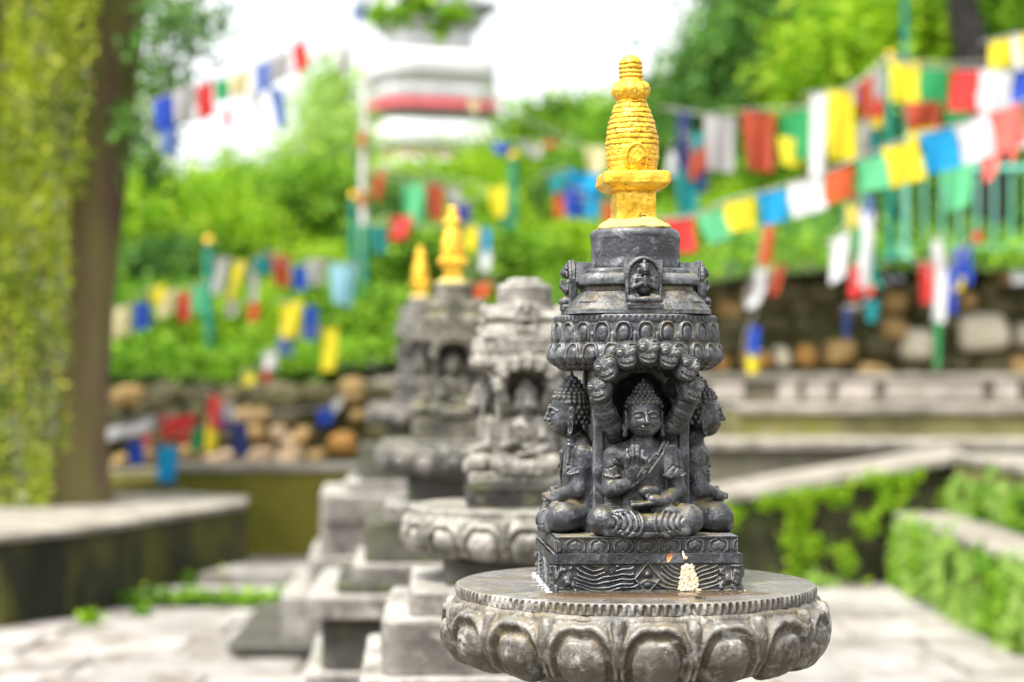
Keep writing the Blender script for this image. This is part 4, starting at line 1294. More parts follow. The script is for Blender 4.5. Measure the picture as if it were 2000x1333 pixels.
def shrub(label, px, py, Y, rpx, rpz, n, mat, ls, seed, grp='shrubs covering the bank', cat='shrub'):
    p = W(px, py, Y); g0 = hz(p.x, Y) if Y > 17.9 else p.z-rpz*Y/F
    t = empty('shrub', (p.x, Y, g0), label=label, cat=cat, group=grp)
    b = (0, 0, p.z-g0, rpx*Y/F, rpx*Y/F*.8, rpz*Y/F)
    bl = [b] + [(b[0]+random.uniform(-.6, .6)*b[3], random.uniform(-.3, .3)*b[4], b[2]+random.uniform(-.4, .6)*b[5], b[3]*.45, b[4]*.5, b[5]*.45) for _ in range(4)]
    link('foliage', leaves('foliage', clumps(bl, n, seed, .16, 45, .5), ls, seed, .1), M[mat], t)
    s_ = tube('stem', smooth_path([(0, 0, -.2), (.05, 0, b[2]*.5), (0, 0, b[2]+b[5]*.3)], 4), [.035]*9, 6)
    link('stem', s_, M['bark'], t)
    return t
# ================================================================== vegetation placed
# the old mossy tree at the left edge
tx = W(60, 985, 13.6)
mt = empty('mossy_tree', (tx.x, 13.6, Zf(-.96)), label='huge old tree trunk at left edge, thickly hung with yellow-green moss', cat='tree')
M['mosstrunk'] = rough_mat('trunk_bark', (.10, .064, .040), (.22, .145, .095), (.14, .17, .02), 3.0, .95, .9, .06, .55, stretch=(1.2, 1.2, .22), c3lo=.42, c3hi=.58)
hgt = 6.2
pth = smooth_path([(0, 0, -.1), (.05, 0, .8), (.17, 0, 2.2), (.34, .05, 3.8), (.55, .1, hgt)], 8)
nn_ = len(pth)
def trunk_mod():
    V = []; nseg = 64
    for i, p in enumerate(pth):
        for k in range(nseg):
            a = 2*PI*k/nseg
            f_ = 1+.05*math.cos(3*a+.6)+.05*math.cos(5*a+2+p.z*.2)+.03*math.cos(9*a)
            r = (.50+.12*math.exp(-p.z*3.5)*.6)*f_
            q = np.array((p.x+r*math.cos(a), p.y+r*.85*math.sin(a), p.z))
            r2 = r+.03*float(fbm(q*np.array((1, 1, .4)), 3, 3))
            V.append((p.x+r2*math.cos(a), p.y+r2*.85*math.sin(a), p.z))
    return mesh_from('trunk', V, grid_faces(nseg, nn_, True))
link('trunk', trunk_mod(), M['mosstrunk'], mt)
# a second stem fused on the left, then limbs reaching over the courtyard
pth2 = smooth_path([(-.55, .05, -.1), (-.62, 0, 1.2), (-.55, 0, 2.8), (-.75, 0, 4.6), (-.9, 0, hgt)], 6)
link('side_trunk', tube('side_trunk', pth2, [.52-.02*i/6 for i in range(len(pth2))], 40, .05, 2), M['mosstrunk'], mt)
M['hangmoss'] = leaf_mat('hanging_moss', (.10, .19, .008), (.34, .44, .012), (.68, .68, .12), .35, 1.6)
M['hangmoss2'] = leaf_mat('grey_green_lichen', (.16, .17, .09), (.28, .31, .18), (.42, .44, .30), .35, 1.6)
r_ = np.random.default_rng(5)
def moss_pts(n, seed, xw):
    r = np.random.default_rng(seed); out = []; bands = np.linspace(PI*1.0, PI*2-xw, 9)
    for _ in range(n):
        a = r.choice(bands)+r.normal()*.07; z = r.uniform(.0, hgt-.5); L = r.uniform(.3, 1.4)
        m = r.integers(24, 60)
        which = r.random() < .55
        if which: x = -.55+.56*math.cos(a)-.05*z*.3; yy = .58*math.sin(a)
        else:
            a = PI*1.0+.60*PI*(r.integers(0, 7)+.5)/7+r.normal()*.06; x = .06+.09*z+.55*math.cos(a); yy = .50*math.sin(a)
        t = r.random(m)
        out.append(np.stack([x+.12*(z>9)+r.normal(size=m)*.022, yy-.05*r.random(m)-.02, z-t*L+.1], -1))
    q = np.vstack(out); return q[q[:, 2] > .02]
mm1 = link('moss', leaves('moss', moss_pts(1150, 3, 1.2), .055, 3), M['hangmoss'], mt); mm1['kind'] = 'stuff'
mm2 = link('lichen', leaves('lichen', moss_pts(300, 4, 1.2), .055, 4), M['hangmoss2'], mt); mm2['kind'] = 'stuff'
limb = smooth_path([(.25, 0, 3.9), (.75, -.1, 4.25), (1.6, -.4, 4.1), (2.2, -.5, 3.75)], 6)
lb = link('limb', tube('limb', limb, [.14-.006*i for i in range(len(limb))], 10), M['bark'], mt)
cr = [Bp(335, 30, 13.0, 75, 60, .4), Bp(300, 130, 13.2, 42, 60, .3), Bp(395, 60, 12.8, 40, 45, .3), Bp(290, 230, 13.3, 30, 50, .3), Bp(300, 320, 13.3, 32, 50, .3), Bp(330, 180, 13.0, 45, 45, .3)]
crl = [(b[0]-tx.x, b[1]-13.6, b[2]-Zf(-.96), b[3], b[4], b[5]) for b in cr]
o_ = link('crown', leaves('crown', clumps(crl, 1500, 21, .10, 14, .2), .075, 21), M['deep'], mt)
crl2 = [(-.4, .6, hgt+1.2, 1.6, 1.2, .8), (1.2, .6, hgt+.8, 1.2, 1.0, .6), (-1.8, .6, hgt+1, 1.4, 1.2, .8)]
link('crown_top', leaves('crown_top', clumps(crl2, 3500, 22, .2, 40, .4), .12, 22), M['mid'], mt)

# trees behind
def hb(px, Y): p = W(px, 700, Y); return (p.x, Y, hz(p.x, Y))
tree('feathery pale green tree just left of the white tower', hb(640, 27), [Bp(645, 225, 27, 50, 70, 1.2), Bp(600, 310, 27, 45, 40, 1), Bp(680, 290, 26.5, 30, 60, 1), Bp(650, 160, 27, 35, 30, .8)], 3600, 'pale', .12, .13, 31, .22, per=26, shell=.2)
tree('dark green round tree at centre left below the open sky', hb(560, 24), [Bp(560, 415, 24, 80, 48), Bp(460, 375, 24.5, 50, 38), Bp(640, 400, 23.8, 60, 60)], 9500, 'mid', .13, .14, 32, .24)
tree('bright lime green tree behind the flags at left', hb(360, 21.5), [Bp(350, 450, 21.5, 120, 65), Bp(250, 430, 21.5, 60, 60), Bp(430, 480, 21.3, 70, 60), Bp(320, 395, 21.8, 60, 35)], 14000, 'lime', .13, .14, 33, .22)
tree('young yellow-green tree directly below the white tower', hb(880, 25), [Bp(860, 375, 25, 100, 38), Bp(970, 340, 25.5, 50, 50), Bp(780, 375, 24.8, 50, 38)], 7500, 'lime', .12, .14, 34, .22)
tree('mid green tree between the white tower and the gold spire', hb(1080, 26), [Bp(1070, 270, 26, 70, 50), Bp(1140, 260, 26, 60, 55), Bp(1020, 330, 26, 50, 45), Bp(1110, 380, 25.5, 90, 60)], 11000, 'mid', .13, .14, 35, .25)
tree('leafy tree directly behind the gold spire', hb(1290, 24), [Bp(1280, 270, 24, 70, 70), Bp(1220, 320, 24, 60, 60), Bp(1350, 230, 24, 50, 60), Bp(1270, 390, 23.5, 90, 60)], 12000, 'mid', .13, .15, 36, .25)
tree('large dense green tree right of the spire, top out of frame', hb(1480, 23), [Bp(1430, 130, 23, 90, 70), Bp(1520, 60, 23, 110, 80), Bp(1400, 230, 22.7, 80, 70), Bp(1530, 180, 22.5, 110, 70), Bp(1620, 20, 23, 90, 80), Bp(1480, 0, 23.5, 80, 70), Bp(1500, 290, 22.5, 100, 60)], 26000, 'deep', .14, .2, 37, .27)
tree('yellow-green tree at upper right behind the square flags', hb(1780, 22), [Bp(1700, 80, 21.5, 100, 75), Bp(1800, 60, 21.5, 90, 90), Bp(1620, 150, 21.5, 70, 50), Bp(1800, 170, 21.5, 110, 60), Bp(1650, 230, 21.5, 100, 50)], 20000, 'lime', .14, .18, 38, .27)
tree('tree with thick near-black trunk at the upper right corner', hb(1925, 20.5), [Bp(1960, 40, 20.9, 60, 55), Bp(1985, 110, 21, 60, 60), Bp(1900, -20, 21, 100, 30), Bp(2050, 60, 21, 60, 80), Bp(1930, 300, 21.3, 120, 70)], 11000, 'mid', .14, .26, 39, .25, dark=True)
dt = empty('leaning_trunk', (W(1935, 300, 20).x, 20, hz(W(1935, 300, 20).x, 20)), label='thick near-black leaning trunk entering at the top right, above the yellow flags', cat='tree trunk')
b0 = Vector(dt.location)
pp = smooth_path([Vector((0, 0, -.3)), W(1925, 200, 20)-b0, W(1895, 85, 20)-b0, W(1880, 0, 20)-b0, W(1865, -120, 20)-b0], 5)
link('bark', tube('bark', pp, [.20-.002*i for i in range(len(pp))], 14, .03, 3), M['darkbark'], dt)
tree('tall dark tree at far right outside the fence', hb(2120, 24), [Bp(2080, 200, 24, 90, 120), Bp(2150, 60, 24, 120, 120), Bp(2010, 260, 24, 70, 80)], 9000, 'deep', .15, .2, 40, .3)
tree('pale sunlit tree behind the mossy trunk', hb(150, 25), [Bp(120, 300, 25, 130, 120), Bp(60, 150, 25, 130, 120), Bp(200, 420, 24, 90, 80)], 9000, 'pale', .15, .2, 41, .3)
# leafy twig hanging in front of the tower, from a branch out of frame
tw = empty('hanging_branch', W(830, -60, 12), label='leafy green twig hanging into the top of the picture, in front of the tower', cat='branch')
b0 = Vector(tw.location)
def rel(px, py, Y): return W(px, py, Y)-b0
link('twig', tube('twig', smooth_path([rel(1000, -160, 12), rel(900, -60, 12), rel(840, 5, 12), rel(740, 35, 12)], 5), [.012]*16, 6), M['darkbark'], tw)
bl = []
for px, py, a_, b_ in ((770, 22, 30, 16), (820, 12, 30, 18), (862, 25, 28, 16), (900, 15, 20, 14), (858, 60, 7, 18), (735, 36, 14, 8), (800, -20, 60, 20)):
    p = rel(px, py, 12); bl.append((p.x, p.y, p.z, a_*12/F, .1, b_*12/F))
link('leaves', leaves('leaves', clumps(bl, 520, 51, .035, 16, .1), .085, 51), M['mid'], tw)

# shrubs over the bank
sh = [  # px, py, Y, rpx, rpz, mat
 ('dark green shrub in shade under the lime tree', 330, 530, 20.5, 100, 45, 'deep'), ('small round green shrub left of the teal post', 300, 640, 19, 110, 60, 'mid'),
 ('pale green leafy shrub near the low flags at left', 260, 740, 18.6, 100, 60, 'mid'), ('bright shrub between the two teal posts', 480, 660, 19, 95, 70, 'lime'),
 ('green shrub above the white and red low flags', 420, 740, 18.4, 80, 50, 'mid'), ('broad green shrub behind the yellow hanging flags', 590, 640, 19.5, 90, 75, 'mid'),
 ('low bushy shrub over the ochre stones', 560, 730, 18.5, 100, 45, 'mid'), ('dark shrub under the centre left tree', 460, 560, 21, 90, 45, 'deep'),
 ('lime shrub at the foot of the tall pole', 640, 560, 21, 80, 60, 'lime'), ('green shrub right of the tall pole', 780, 520, 21, 80, 80, 'mid'),
 ('dense shrub left of the farthest stupa', 750, 640, 19, 60, 70, 'mid'), ('dark bush right of the tall pole', 800, 440, 23, 80, 60, 'deep'),
 ('green bush behind the gold finials', 900, 510, 21.5, 90, 70, 'mid'), ('yellow-green bush left of the paired posts', 950, 440, 23, 70, 60, 'lime'),
 ('green bush behind the pale flat-topped stupa', 1010, 560, 20, 80, 90, 'mid'), ('bright green bush left of the black dome', 1120, 530, 20.5, 90, 90, 'lime'),
 ('dark bush behind the blue flag bunch', 1130, 400, 23.5, 80, 60, 'deep'), ('green bush hidden behind the black dome', 1240, 500, 21, 90, 80, 'mid'),
 ('bush under the red end flag', 1390, 540, 20, 90, 70, 'mid'), ('bush with dark gaps left of the white hanging flags', 1520, 500, 20.3, 100, 80, 'mid'),
 ('lime bush under the flag line', 1450, 440, 21.5, 110, 60, 'lime'), ('green bush beneath the green and yellow line flags', 1620, 430, 21, 100, 70, 'mid'),
 ('dark bush behind the fence pickets', 1760, 440, 20.8, 120, 80, 'deep'), ('bush with bright tips behind the fence at far right', 1900, 420, 20.8, 120, 80, 'mid'),
 ('dark low bush at the top of the rubble wall', 1600, 540, 19.3, 100, 35, 'deep'), ('low green bush on the wall top at left of the steps', 1440, 570, 19.2, 80, 40, 'mid'),
 ('dark shrub low behind the fence rail', 1850, 500, 19.8, 130, 35, 'deep'), ('shrub peeking beside the mossy trunk', 210, 600, 21, 80, 120, 'mid'),
 ('bush behind the mossy trunk at its foot', 120, 700, 19, 120, 120, 'mid'), ('far bush below the tower', 720, 400, 27, 90, 60, 'mid'),
 ('far green bush between tower and posts', 1000, 400, 27, 90, 60, 'mid'), ('bush right of the gold spire', 1380, 370, 23, 80, 60, 'lime'),
 ('bush left of the tall white banner', 1500, 350, 22, 80, 60, 'mid'), ('bush behind the yellow square flag', 1700, 300, 22.5, 90, 60, 'mid')]
for i, (lb_, px, py, Y, a_, b_, mk) in enumerate(sh):
    shrub(lb_, px, py, Y, a_, b_, int(1.1*a_*b_*.55)+1200, mk, .105, 100+i)
# ground cover over the bank
n = 42000
gx = rng.uniform(-9, 11, n); gy = 17.9+rng.random(n)**1.4*16
keep = np.abs(gx) < gy*1000/F*1.25
gx, gy = gx[keep], gy[keep]; gz = hillz(gx, gy)+rng.random(len(gx))*.28
gc = link('ground_cover', leaves('ground_cover', np.stack([gx, gy, gz], -1), .11, 77), M['mid']); tag(gc, 'green ground cover leaves over the bank', 'ground cover', kind='stuff')
# creepers on the right-hand walls, grass by the pedestals
def scatter(px0, px1, fn, n): pass
r = np.random.default_rng(9); pts = []
# hanging off the ramped parapet
for _ in range(150):
    t = r.random(); x = 1.2+2.0*t; top = Zf(-.93)+.335*t
    dense = 1 if r.random() < .55 else 0
    L = r.uniform(.05, .22) if r.random() < .6 else r.uniform(.2, .75)*(.4+.9*(t > .35))
    m = int(30*L/.3)+8; tt_ = r.random(m)
    pts.append(np.stack([x+r.normal(size=m)*.035, 13.05+.1*t-.04-.04*r.random(m), np.maximum(top-.02-tt_*L, .02)], -1))
for _ in range(60):
    x = r.uniform(2.3, 2.7); z = r.uniform(.05, .75); m = 25
    pts.append(np.stack([x+r.normal(size=m)*.04, 13.1-.1*r.random(m), np.maximum(.02, z+r.normal(size=m)*.05)], -1))
pp_ = np.vstack(pts); pts = [pp_[vnoise(pp_, 6.5)+.5*vnoise(pp_, 17) > -.05]]
cp = link('creeper', leaves('creeper', np.vstack(pts), .055, 11), M['lime']); tag(cp, 'bright green creepers hanging on the sloping parapet', 'creeper', kind='stuff')
pts = []
for _ in range(330):
    yy = r.uniform(8.6, 13.0); z = r.uniform(.0, .50)+ (r.random() < .25)*.0; m = 24
    pts.append(np.stack([2.69-.08*r.random(m), yy+r.normal(size=m)*.05, np.maximum(.01, z+r.normal(size=m)*.04)], -1))
for _ in range(260):
    yy = r.uniform(8.6, 13.0); z = Zf(-.96)+abs(r.normal())*.12; m = 20
    pts.append(np.stack([3.07-.05*r.random(m), yy+r.normal(size=m)*.05, z+np.abs(r.normal(size=m))*.05], -1))
pp_ = np.vstack(pts); pp_ = pp_[vnoise(pp_, 6.0)+.6*vnoise(pp_, 15) > -.30]; sel = vnoise(pp_, 3.2) > .12
cq = link('wall_fern', leaves('wall_fern', pp_[sel], .065, 14), M['mid']); tag(cq, 'darker fern patches among the pale plants of the cheek wall', 'ferns', kind='stuff')
pts = [pp_[~sel]]
cp = link('wall_plants', leaves('wall_plants', np.vstack(pts), .055, 12), M['pale']); tag(cp, 'small pale green ferny plants covering the cheek wall', 'wall plants', kind='stuff')
def tuft(pxs, zbase, n, seed, size=.06):
    r = np.random.default_rng(seed); P_ = []
    for (x, yy, rad) in pxs:
        P_.append(np.stack([x+r.normal(size=n)*rad, yy+r.normal(size=n)*rad*.5, zbase+np.abs(r.normal(size=n))*.035], -1))
    return leaves('grass', np.vstack(P_), size, seed)
gp = []
for t in np.linspace(0, 1, 26): gp.append((-2.45+1.25*t, 11.78+.0*t, .05))
for t in np.linspace(0, 1, 14): gp.append((-2.25+.35*t, 12.6+.4*t, .06))
g1 = link('grass', tuft(gp, .06, 45, 61, .06), M['mid']); tag(g1, 'green grass along the low ledge beside the pedestals', 'grass', kind='stuff')
w1 = link('weed', tuft([(W(175, 1200, 11.0).x, 11.0, .03)], .03, 60, 62, .07), M['lime']); tag(w1, 'single bright green weed at the foot of the planter wall', 'weed')
w2 = link('weed', tuft([(W(275, 1190, 11.35).x, 11.35, .025)], .03, 50, 63, .06), M['mid']); tag(w2, 'smaller weed at the planter wall foot, nearer the pedestals', 'weed')
M['moss_tuft'] = M['mid']
w3 = link('weed', tuft([(W(1600, 1125, 12.9).x, 12.9, .06)], .04, 90, 64, .07), M['pale']); tag(w3, 'pale green weed at the wall foot just right of the black stupa disc', 'weed')

# ================================================================== white tower on the hill
M['white'] = rough_mat('whitewash', (.50, .50, .50), (.62, .62, .62), (.42, .425, .42), .8, .8, .2, .02, .4, stretch=(1, 1, .4))
M['redband'] = rough_mat('red_band', (.36, .07, .08), (.46, .10, .11), None, 2, .8)
M['greenband'] = rough_mat('green_band', (.12, .26, .21), (.28, .36, .32), (.4, .12, .05), 6, .8)
M['greyband'] = rough_mat('grey_pattern_band', (.26, .27, .28), (.46, .47, .47), (.18, .19, .19), 9, .8, .3, .02, .8)
M['roofgrey'] = rough_mat('roof_grey', (.16, .17, .18), (.25, .26, .27), None, 2, .7)
tp = W(838, 300, 36)
tw = empty('white_tower', (tp.x, 36, hz(tp.x, 36)), label='tall whitewashed shrine tower with red and green bands on the hilltop', cat='tower')
def TZ(py): return W(838, py, 34.9).z-tw.location.z
hwT = 117*36/F
def seg(nm, p0, p1, k, mat, nn=5, soft=.0):
    z0, z1 = TZ(p0), TZ(p1)
    return link(nm, loft(nm, [(hwT*k, z0), (hwT*k, z1-soft), (hwT*k*.97-soft*.5, z1)], 80, nn, 0, sub=0), M[mat], tw, None, (0, 0, R(18)))
link('tower_base', loft('tower_base', [(hwT*1.05, -1), (hwT*1.05, TZ(330)), (hwT*1.0, TZ(306))], 80, 5, 0, sub=0), M['white'], tw, None, (0, 0, R(18)))
seg('base_line', 306, 300, 1.01, 'redband'); seg('lower_wall', 300, 236, 1.0, 'white'); seg('green_band', 236, 218, 1.0, 'greenband'); seg('red_band', 218, 194, 1.035, 'redband')
seg('pattern_band', 194, 166, .985, 'greyband'); seg('upper_wall', 166, 95, .98, 'white', 5, .12); seg('neck', 95, 40, .66, 'white'); seg('eave', 36, 12, .82, 'white')
link('roof', loft('roof', [(hwT*.80, TZ(12)), (hwT*1.0, TZ(6)), (hwT*.98, TZ(-2)), (hwT*.7, TZ(-18)), (hwT*.5, TZ(-50)), (hwT*.45, TZ(-75))], 80, 9, 0, sub=0), M['roofgrey'], tw, None, (0, 0, R(18)))
link('top_storey', loft('top_storey', [(hwT*.44, TZ(-73)), (hwT*.44, TZ(-120)), (hwT*.1, TZ(-220))], 40, 6, 0, sub=0), M['white'], tw, None, (0, 0, R(18)))

# ================================================================== fence, posts, pole
M['teal'] = rough_mat('teal_paint', (.0, .15, .10), (.005, .21, .15), (.06, .13, .10), 4, .5, .1, .005, .5)
M['tealpale'] = rough_mat('faded_teal_paint', (.10, .36, .28), (.18, .44, .35), None, 4, .5)
M['silver'] = rough_mat('silver_pole', (.45, .43, .43), (.62, .58, .57), (.3, .12, .1), 5, .5, .1, .004, .3, stretch=(1, 1, .6))
M['ball'] = rough_mat('yellow_knob', (.75, .45, .03), (.85, .55, .06), None, 8, .5)
def post(label, px, py0, py1, Y, rpx, ball=True, mat='teal', lean=0):
    p = W(px, py1, Y); q = W(px+lean, py0, Y); h_ = q.z-p.z
    t = empty('fence_post', p, label=label, cat='post', group='teal posts carrying the flags')
    r0 = rpx*.8*Y/F
    link('shaft', tube('shaft', [(0, 0, 0), ((q.x-p.x)*.5, 0, h_*.5), (q.x-p.x, 0, h_)], [r0]*3, 12), M[mat], t)
    link('foot_plate', loft('foot_plate', [(r0*2.2, -.02), (r0*2.2, .02), (r0, .04)], 16, 6, sub=0), M[mat], t)
    if ball:
        v_, f_ = ico_arrays(2); link('knob', mesh_from('knob', v_*r0*1.15, f_), M['ball'], t, (q.x-p.x, 0, h_+r0))
    return t
post('teal post with yellow knob nearest the mossy trunk', 408, 480, 790, 18.2, 11)
post('teal post with yellow knob left of the tall silver pole', 690, 390, 735, 19.0, 9)
post('broad teal post directly beneath the silver pole', 712, 440, 735, 19.3, 10, False)
post('teal post with orange knob left of the gold spire', 1002, 312, 545, 21, 9)
post('thin bare teal post beside the orange-knobbed one', 985, 400, 560, 20.6, 6, False)
post('teal post with dark cloth, right behind the gold spire', 1332, 240, 470, 19.5, 9)
post('tall teal post with yellow knob behind the square flags', 1738, 115, 505, 17.9, 9)
post('second teal post right of the tall knobbed one', 1768, 300, 505, 18.0, 8, False, 'tealpale')
post('teal pole rising out of the frame above the square flags', 1768, -40, 500, 18.6, 7, False)
post('slanting teal stay beside the tall knobbed post', 1710, 380, 560, 17.8, 8, False, 'teal', -20)
pole = empty('flag_pole', W(712, 745, 19.6), label='tall thin silver flag pole standing in front of the white tower', cat='flag pole')
b0 = Vector(pole.location)
link('lower_tube', tube('lower_tube', [(0, 0, 0), W(711, 500, 19.6)-b0, W(709, 310, 19.6)-b0], [.045, .043, .04], 12), M['silver'], pole)
link('upper_tube', tube('upper_tube', [W(709, 320, 19.6)-b0, W(714, 150, 19.6)-b0, W(721, 20, 19.6)-b0, W(722, -60, 19.6)-b0], [.030, .026, .018, .013], 10), M['silver'], pole)
M['binding'] = rough_mat('red_binding', (.35, .05, .04), (.5, .3, .1), None, 20, .8)
for py in (268, 385): 
    link('binding', tube('binding', [W(709, py+18, 19.6)-b0, W(709, py-10, 19.6)-b0], [.052, .052], 12), M['binding'], pole)
# picket fence
fe = empty('picket_fence', W(1850, 495, 18.3), label='green picket fence on top of the rubble wall at right', cat='fence')
b0 = Vector(fe.location)
def bar(nm, a, b, r_, par, mat): return link(nm, tube(nm, [a, (Vector(a)+Vector(b))/2, b], [r_]*3, 8), M[mat], par)
bar('bottom_rail', W(1745, 487, 18.3)-b0, W(2100, 487, 18.3)-b0, .036, fe, 'tealpale')
bar('top_rail', W(1745, 330, 18.3)-b0, W(2100, 330, 18.3)-b0, .036, fe, 'tealpale')
px = 1772
while px < 2090:
    bar('picket', W(px, 492, 18.3)-b0, W(px, 305, 18.3)-b0, .017, fe, 'tealpale'); px += 34
fe2 = empty('picket_fence', W(1560, 540, 18.6), label='thin dark green picket fence half hidden in bushes under the line flags', cat='fence')
b0 = Vector(fe2.location)
bar('rail', W(1400, 520, 18.6)-b0, W(1700, 520, 18.6)-b0, .02, fe2, 'teal')
for px in range(1410, 1700, 26): bar('picket', W(px, 545, 18.6)-b0, W(px, 400, 18.6)-b0, .010, fe2, 'teal')

# ================================================================== prayer flags
CL = {k: cloth_mat('cloth_'+k, c) for k, c in dict(red=(.62, .035, .03), orange=(.62, .10, .02), rust=(.42, .06, .02), blue=(.01, .06, .45), azure=(.0, .30, .62), navy=(.01, .03, .14), yellow=(.80, .66, .02),
      green=(.02, .30, .09), mint=(.12, .52, .24), white=(.72, .72, .74), grey=(.42, .40, .40), coral=(.80, .16, .13), purple=(.07, .04, .35), paleblue=(.30, .58, .72), sand=(.72, .62, .35), teal=(.0, .22, .24), sky=(.10, .16, .42)).items()}
M['cord'] = rough_mat('cord', (.30, .28, .26), (.42, .40, .38), None, 20, .9)
M['print'] = rough_mat('flag_print', (.05, .05, .07), (.09, .09, .11), None, 20, .9)
def quad_flag(corn, Y, col, par, b0, wave=1.0, seed=0, nx=10, ny=9):
    """cloth between four picture corners (tl, tr, br, bl) hung at distance Y, rippled in depth"""
    r = random.Random(seed)
    tl, tr, br, bl = [np.array(W(c[0], c[1], c[2] if len(c) > 2 else Y)) for c in corn]
    U, Vv = np.meshgrid(np.linspace(0, 1, nx), np.linspace(0, 1, ny))
    P = (tl*(1-U[..., None])+tr*U[..., None])*(1-Vv[..., None]) + (bl*(1-U[..., None])+br*U[..., None])*Vv[..., None]
    w = np.linalg.norm(tr-tl)
    ph = r.uniform(0, 6.3); k = r.uniform(3.5, 7)
    dy = wave*w*.16*(np.sin(U*k+ph+Vv*1.4)*(.25+Vv*.9) + .35*np.sin(U*11+ph*2)*Vv) + w*.035*np.sin(U*19+ph*3+2*Vv)*(.3+Vv)
    P[..., 1] += dy; P[..., 2] -= w*.05*np.sin(PI*U)*(1-Vv)  # sag of the hem on the cord
    P[..., 0] += w*.03*np.sin(Vv*4+ph)
    V = (P-np.array(b0)).reshape(-1, 3)
    return link('flag', mesh_from('flag', V, grid_faces(nx, ny)[:, ::-1]), CL[col], par)
def flag_string(label, Y, flags, cord=None, group='prayer flag strings', wave=1.0):
    """flags: (colour, x0,y0, x1,y1, h[, dx]) top edge and drop in picture units"""
    f0 = flags[0]; o = W(f0[1], f0[2], Y)
    t = empty('prayer_flag_string', o, label=label, cat='prayer flags', group=group); b0 = Vector(o)
    if cord is None: cord = [(f0[1]-15, f0[2]+2)] + [(f[1], f[2]) for f in flags] + [(flags[-1][3]+15, flags[-1][4]-3)]
    P_ = smooth_path([W(c[0], c[1]-1, c[2] if len(c) > 2 else Y)-b0 for c in cord], 3)
    link('cord', tube('cord', P_, [.006]*len(P_), 6), M['cord'], t)
    for i, f in enumerate(flags):
        c, x0, y0, x1, y1, h = f[:6]; dx = f[6] if len(f) > 6 else 0; nar = f[7] if len(f) > 7 else (1.0 if wave < 1 else random.uniform(.6, 1.05))
        if wave >= 1: dx += random.uniform(-.12, .12)*(x1-x0); h *= random.uniform(.95, 1.1)
        mx = (x0+x1)/2+dx; hw = (x1-x0)/2*nar
        quad_flag([(x0, y0), (x1, y1), (mx+hw, y1+h), (mx-hw, y0+h)], Y, c, t, b0, wave, int(x0*7+y0))
    return t
flag_string('bright prayer flag string sweeping up from the black dome to the right edge', 11.0,
    [('red', 1296, 428, 1356, 424, 68, 4), ('mint', 1362, 422, 1408, 406, 56, 22), ('yellow', 1410, 396, 1470, 386, 60, 8), ('azure', 1480, 378, 1534, 368, 62, 6), ('white', 1538, 362, 1604, 342, 66, 10),
     ('orange', 1610, 338, 1664, 322, 62, 6), ('mint', 1672, 312, 1728, 300, 66, 8), ('yellow', 1724, 290, 1794, 270, 78, 14), ('azure', 1798, 262, 1864, 246, 80, 10), ('white', 1864, 246, 1930, 222, 78, 18),
     ('coral', 1932, 222, 1992, 200, 78, 16), ('green', 1996, 198, 2060, 176, 78, 14)], wave=.5)
flag_string('square prayer flags hanging in a row behind the knobbed post at upper right', 14.5,
    [('yellow', 1738, 118, 1800, 120, 80, -2), ('green', 1798, 132, 1852, 134, 66, -4), ('red', 1856, 136, 1912, 138, 82, -2), ('white', 1912, 136, 1980, 138, 84, -6), ('blue', 1984, 138, 2040, 136, 70, -12), ('yellow', 2042, 136, 2100, 132, 70)], wave=.5)
flag_string('row of rust and green flags directly behind the square ones', 15.6,
    [('rust', 1690, 152, 1728, 134, 85, -6), ('rust', 1768, 192, 1844, 190, 58, -2), ('yellow', 1772, 250, 1828, 245, 28), ('green', 1850, 210, 1900, 205, 40), ('red', 1906, 206, 1950, 204, 40)],
    cord=[(1560, 215), (1640, 178), (1690, 152), (1738, 112), (1820, 124), (2040, 120)])
flag_string('yellow and white flags at the top right corner', 13.0,
    [('yellow', 1930, 82, 1978, 72, 55, 4), ('white', 1975, 70, 1994, 66, 68, 6), ('yellow', 1992, 68, 2040, 58, 56, 4)], wave=.5)
flag_string('coral and green flags drooping below the white and coral line flags', 12.5,
    [('mint', 1836, 330, 1904, 310, 88, 0, .7), ('coral', 1908, 282, 1964, 272, 78, -8, .3), ('coral', 1960, 268, 1992, 262, 50, 2, .4), ('white', 1990, 250, 2030, 240, 40)], wave=.8)
flag_string('large limp flags hanging between the trees and the white banner', 15.0,
    [('grey', 1376, 224, 1438, 228, 105, 4), ('rust', 1450, 216, 1516, 220, 116, 2), ('green', 1522, 222, 1578, 210, 95, 6, .8), ('yellow', 1520, 266, 1556, 270, 58, 12, 1.1), ('yellow', 1614, 176, 1668, 172, 134, 2)],
    cord=[(1290, 210), (1376, 224), (1450, 216), (1578, 208), (1670, 170), (1736, 112)])
flag_string('tall narrow white banner hanging beside the long yellow flag', 14.8, [('white', 1582, 184, 1612, 182, 190, -2, .85)], group='single hanging banners')
flag_string('bunch of red blue and grey flags gathered left of the knobbed post', 15.2,
    [('rust', 1672, 165, 1704, 150, 70, 4), ('blue', 1664, 172, 1680, 162, 34), ('grey', 1706, 142, 1730, 132, 60), ('red', 1704, 190, 1728, 186, 46), ('yellow', 1700, 228, 1724, 228, 22), ('grey', 1676, 240, 1700, 238, 66), ('teal', 1700, 250, 1716, 250, 80)])
flag_string('dark blue and red flags bunched round the post behind the spire', 17.0,
    [('navy', 1322, 215, 1350, 213, 122, -6, .7), ('rust', 1342, 282, 1392, 278, 66, -4, .9), ('navy', 1364, 335, 1384, 335, 40), ('teal', 1345, 262, 1378, 258, 34), ('white', 1308, 296, 1328, 300, 44, -6), ('teal', 1320, 330, 1366, 330, 86)])
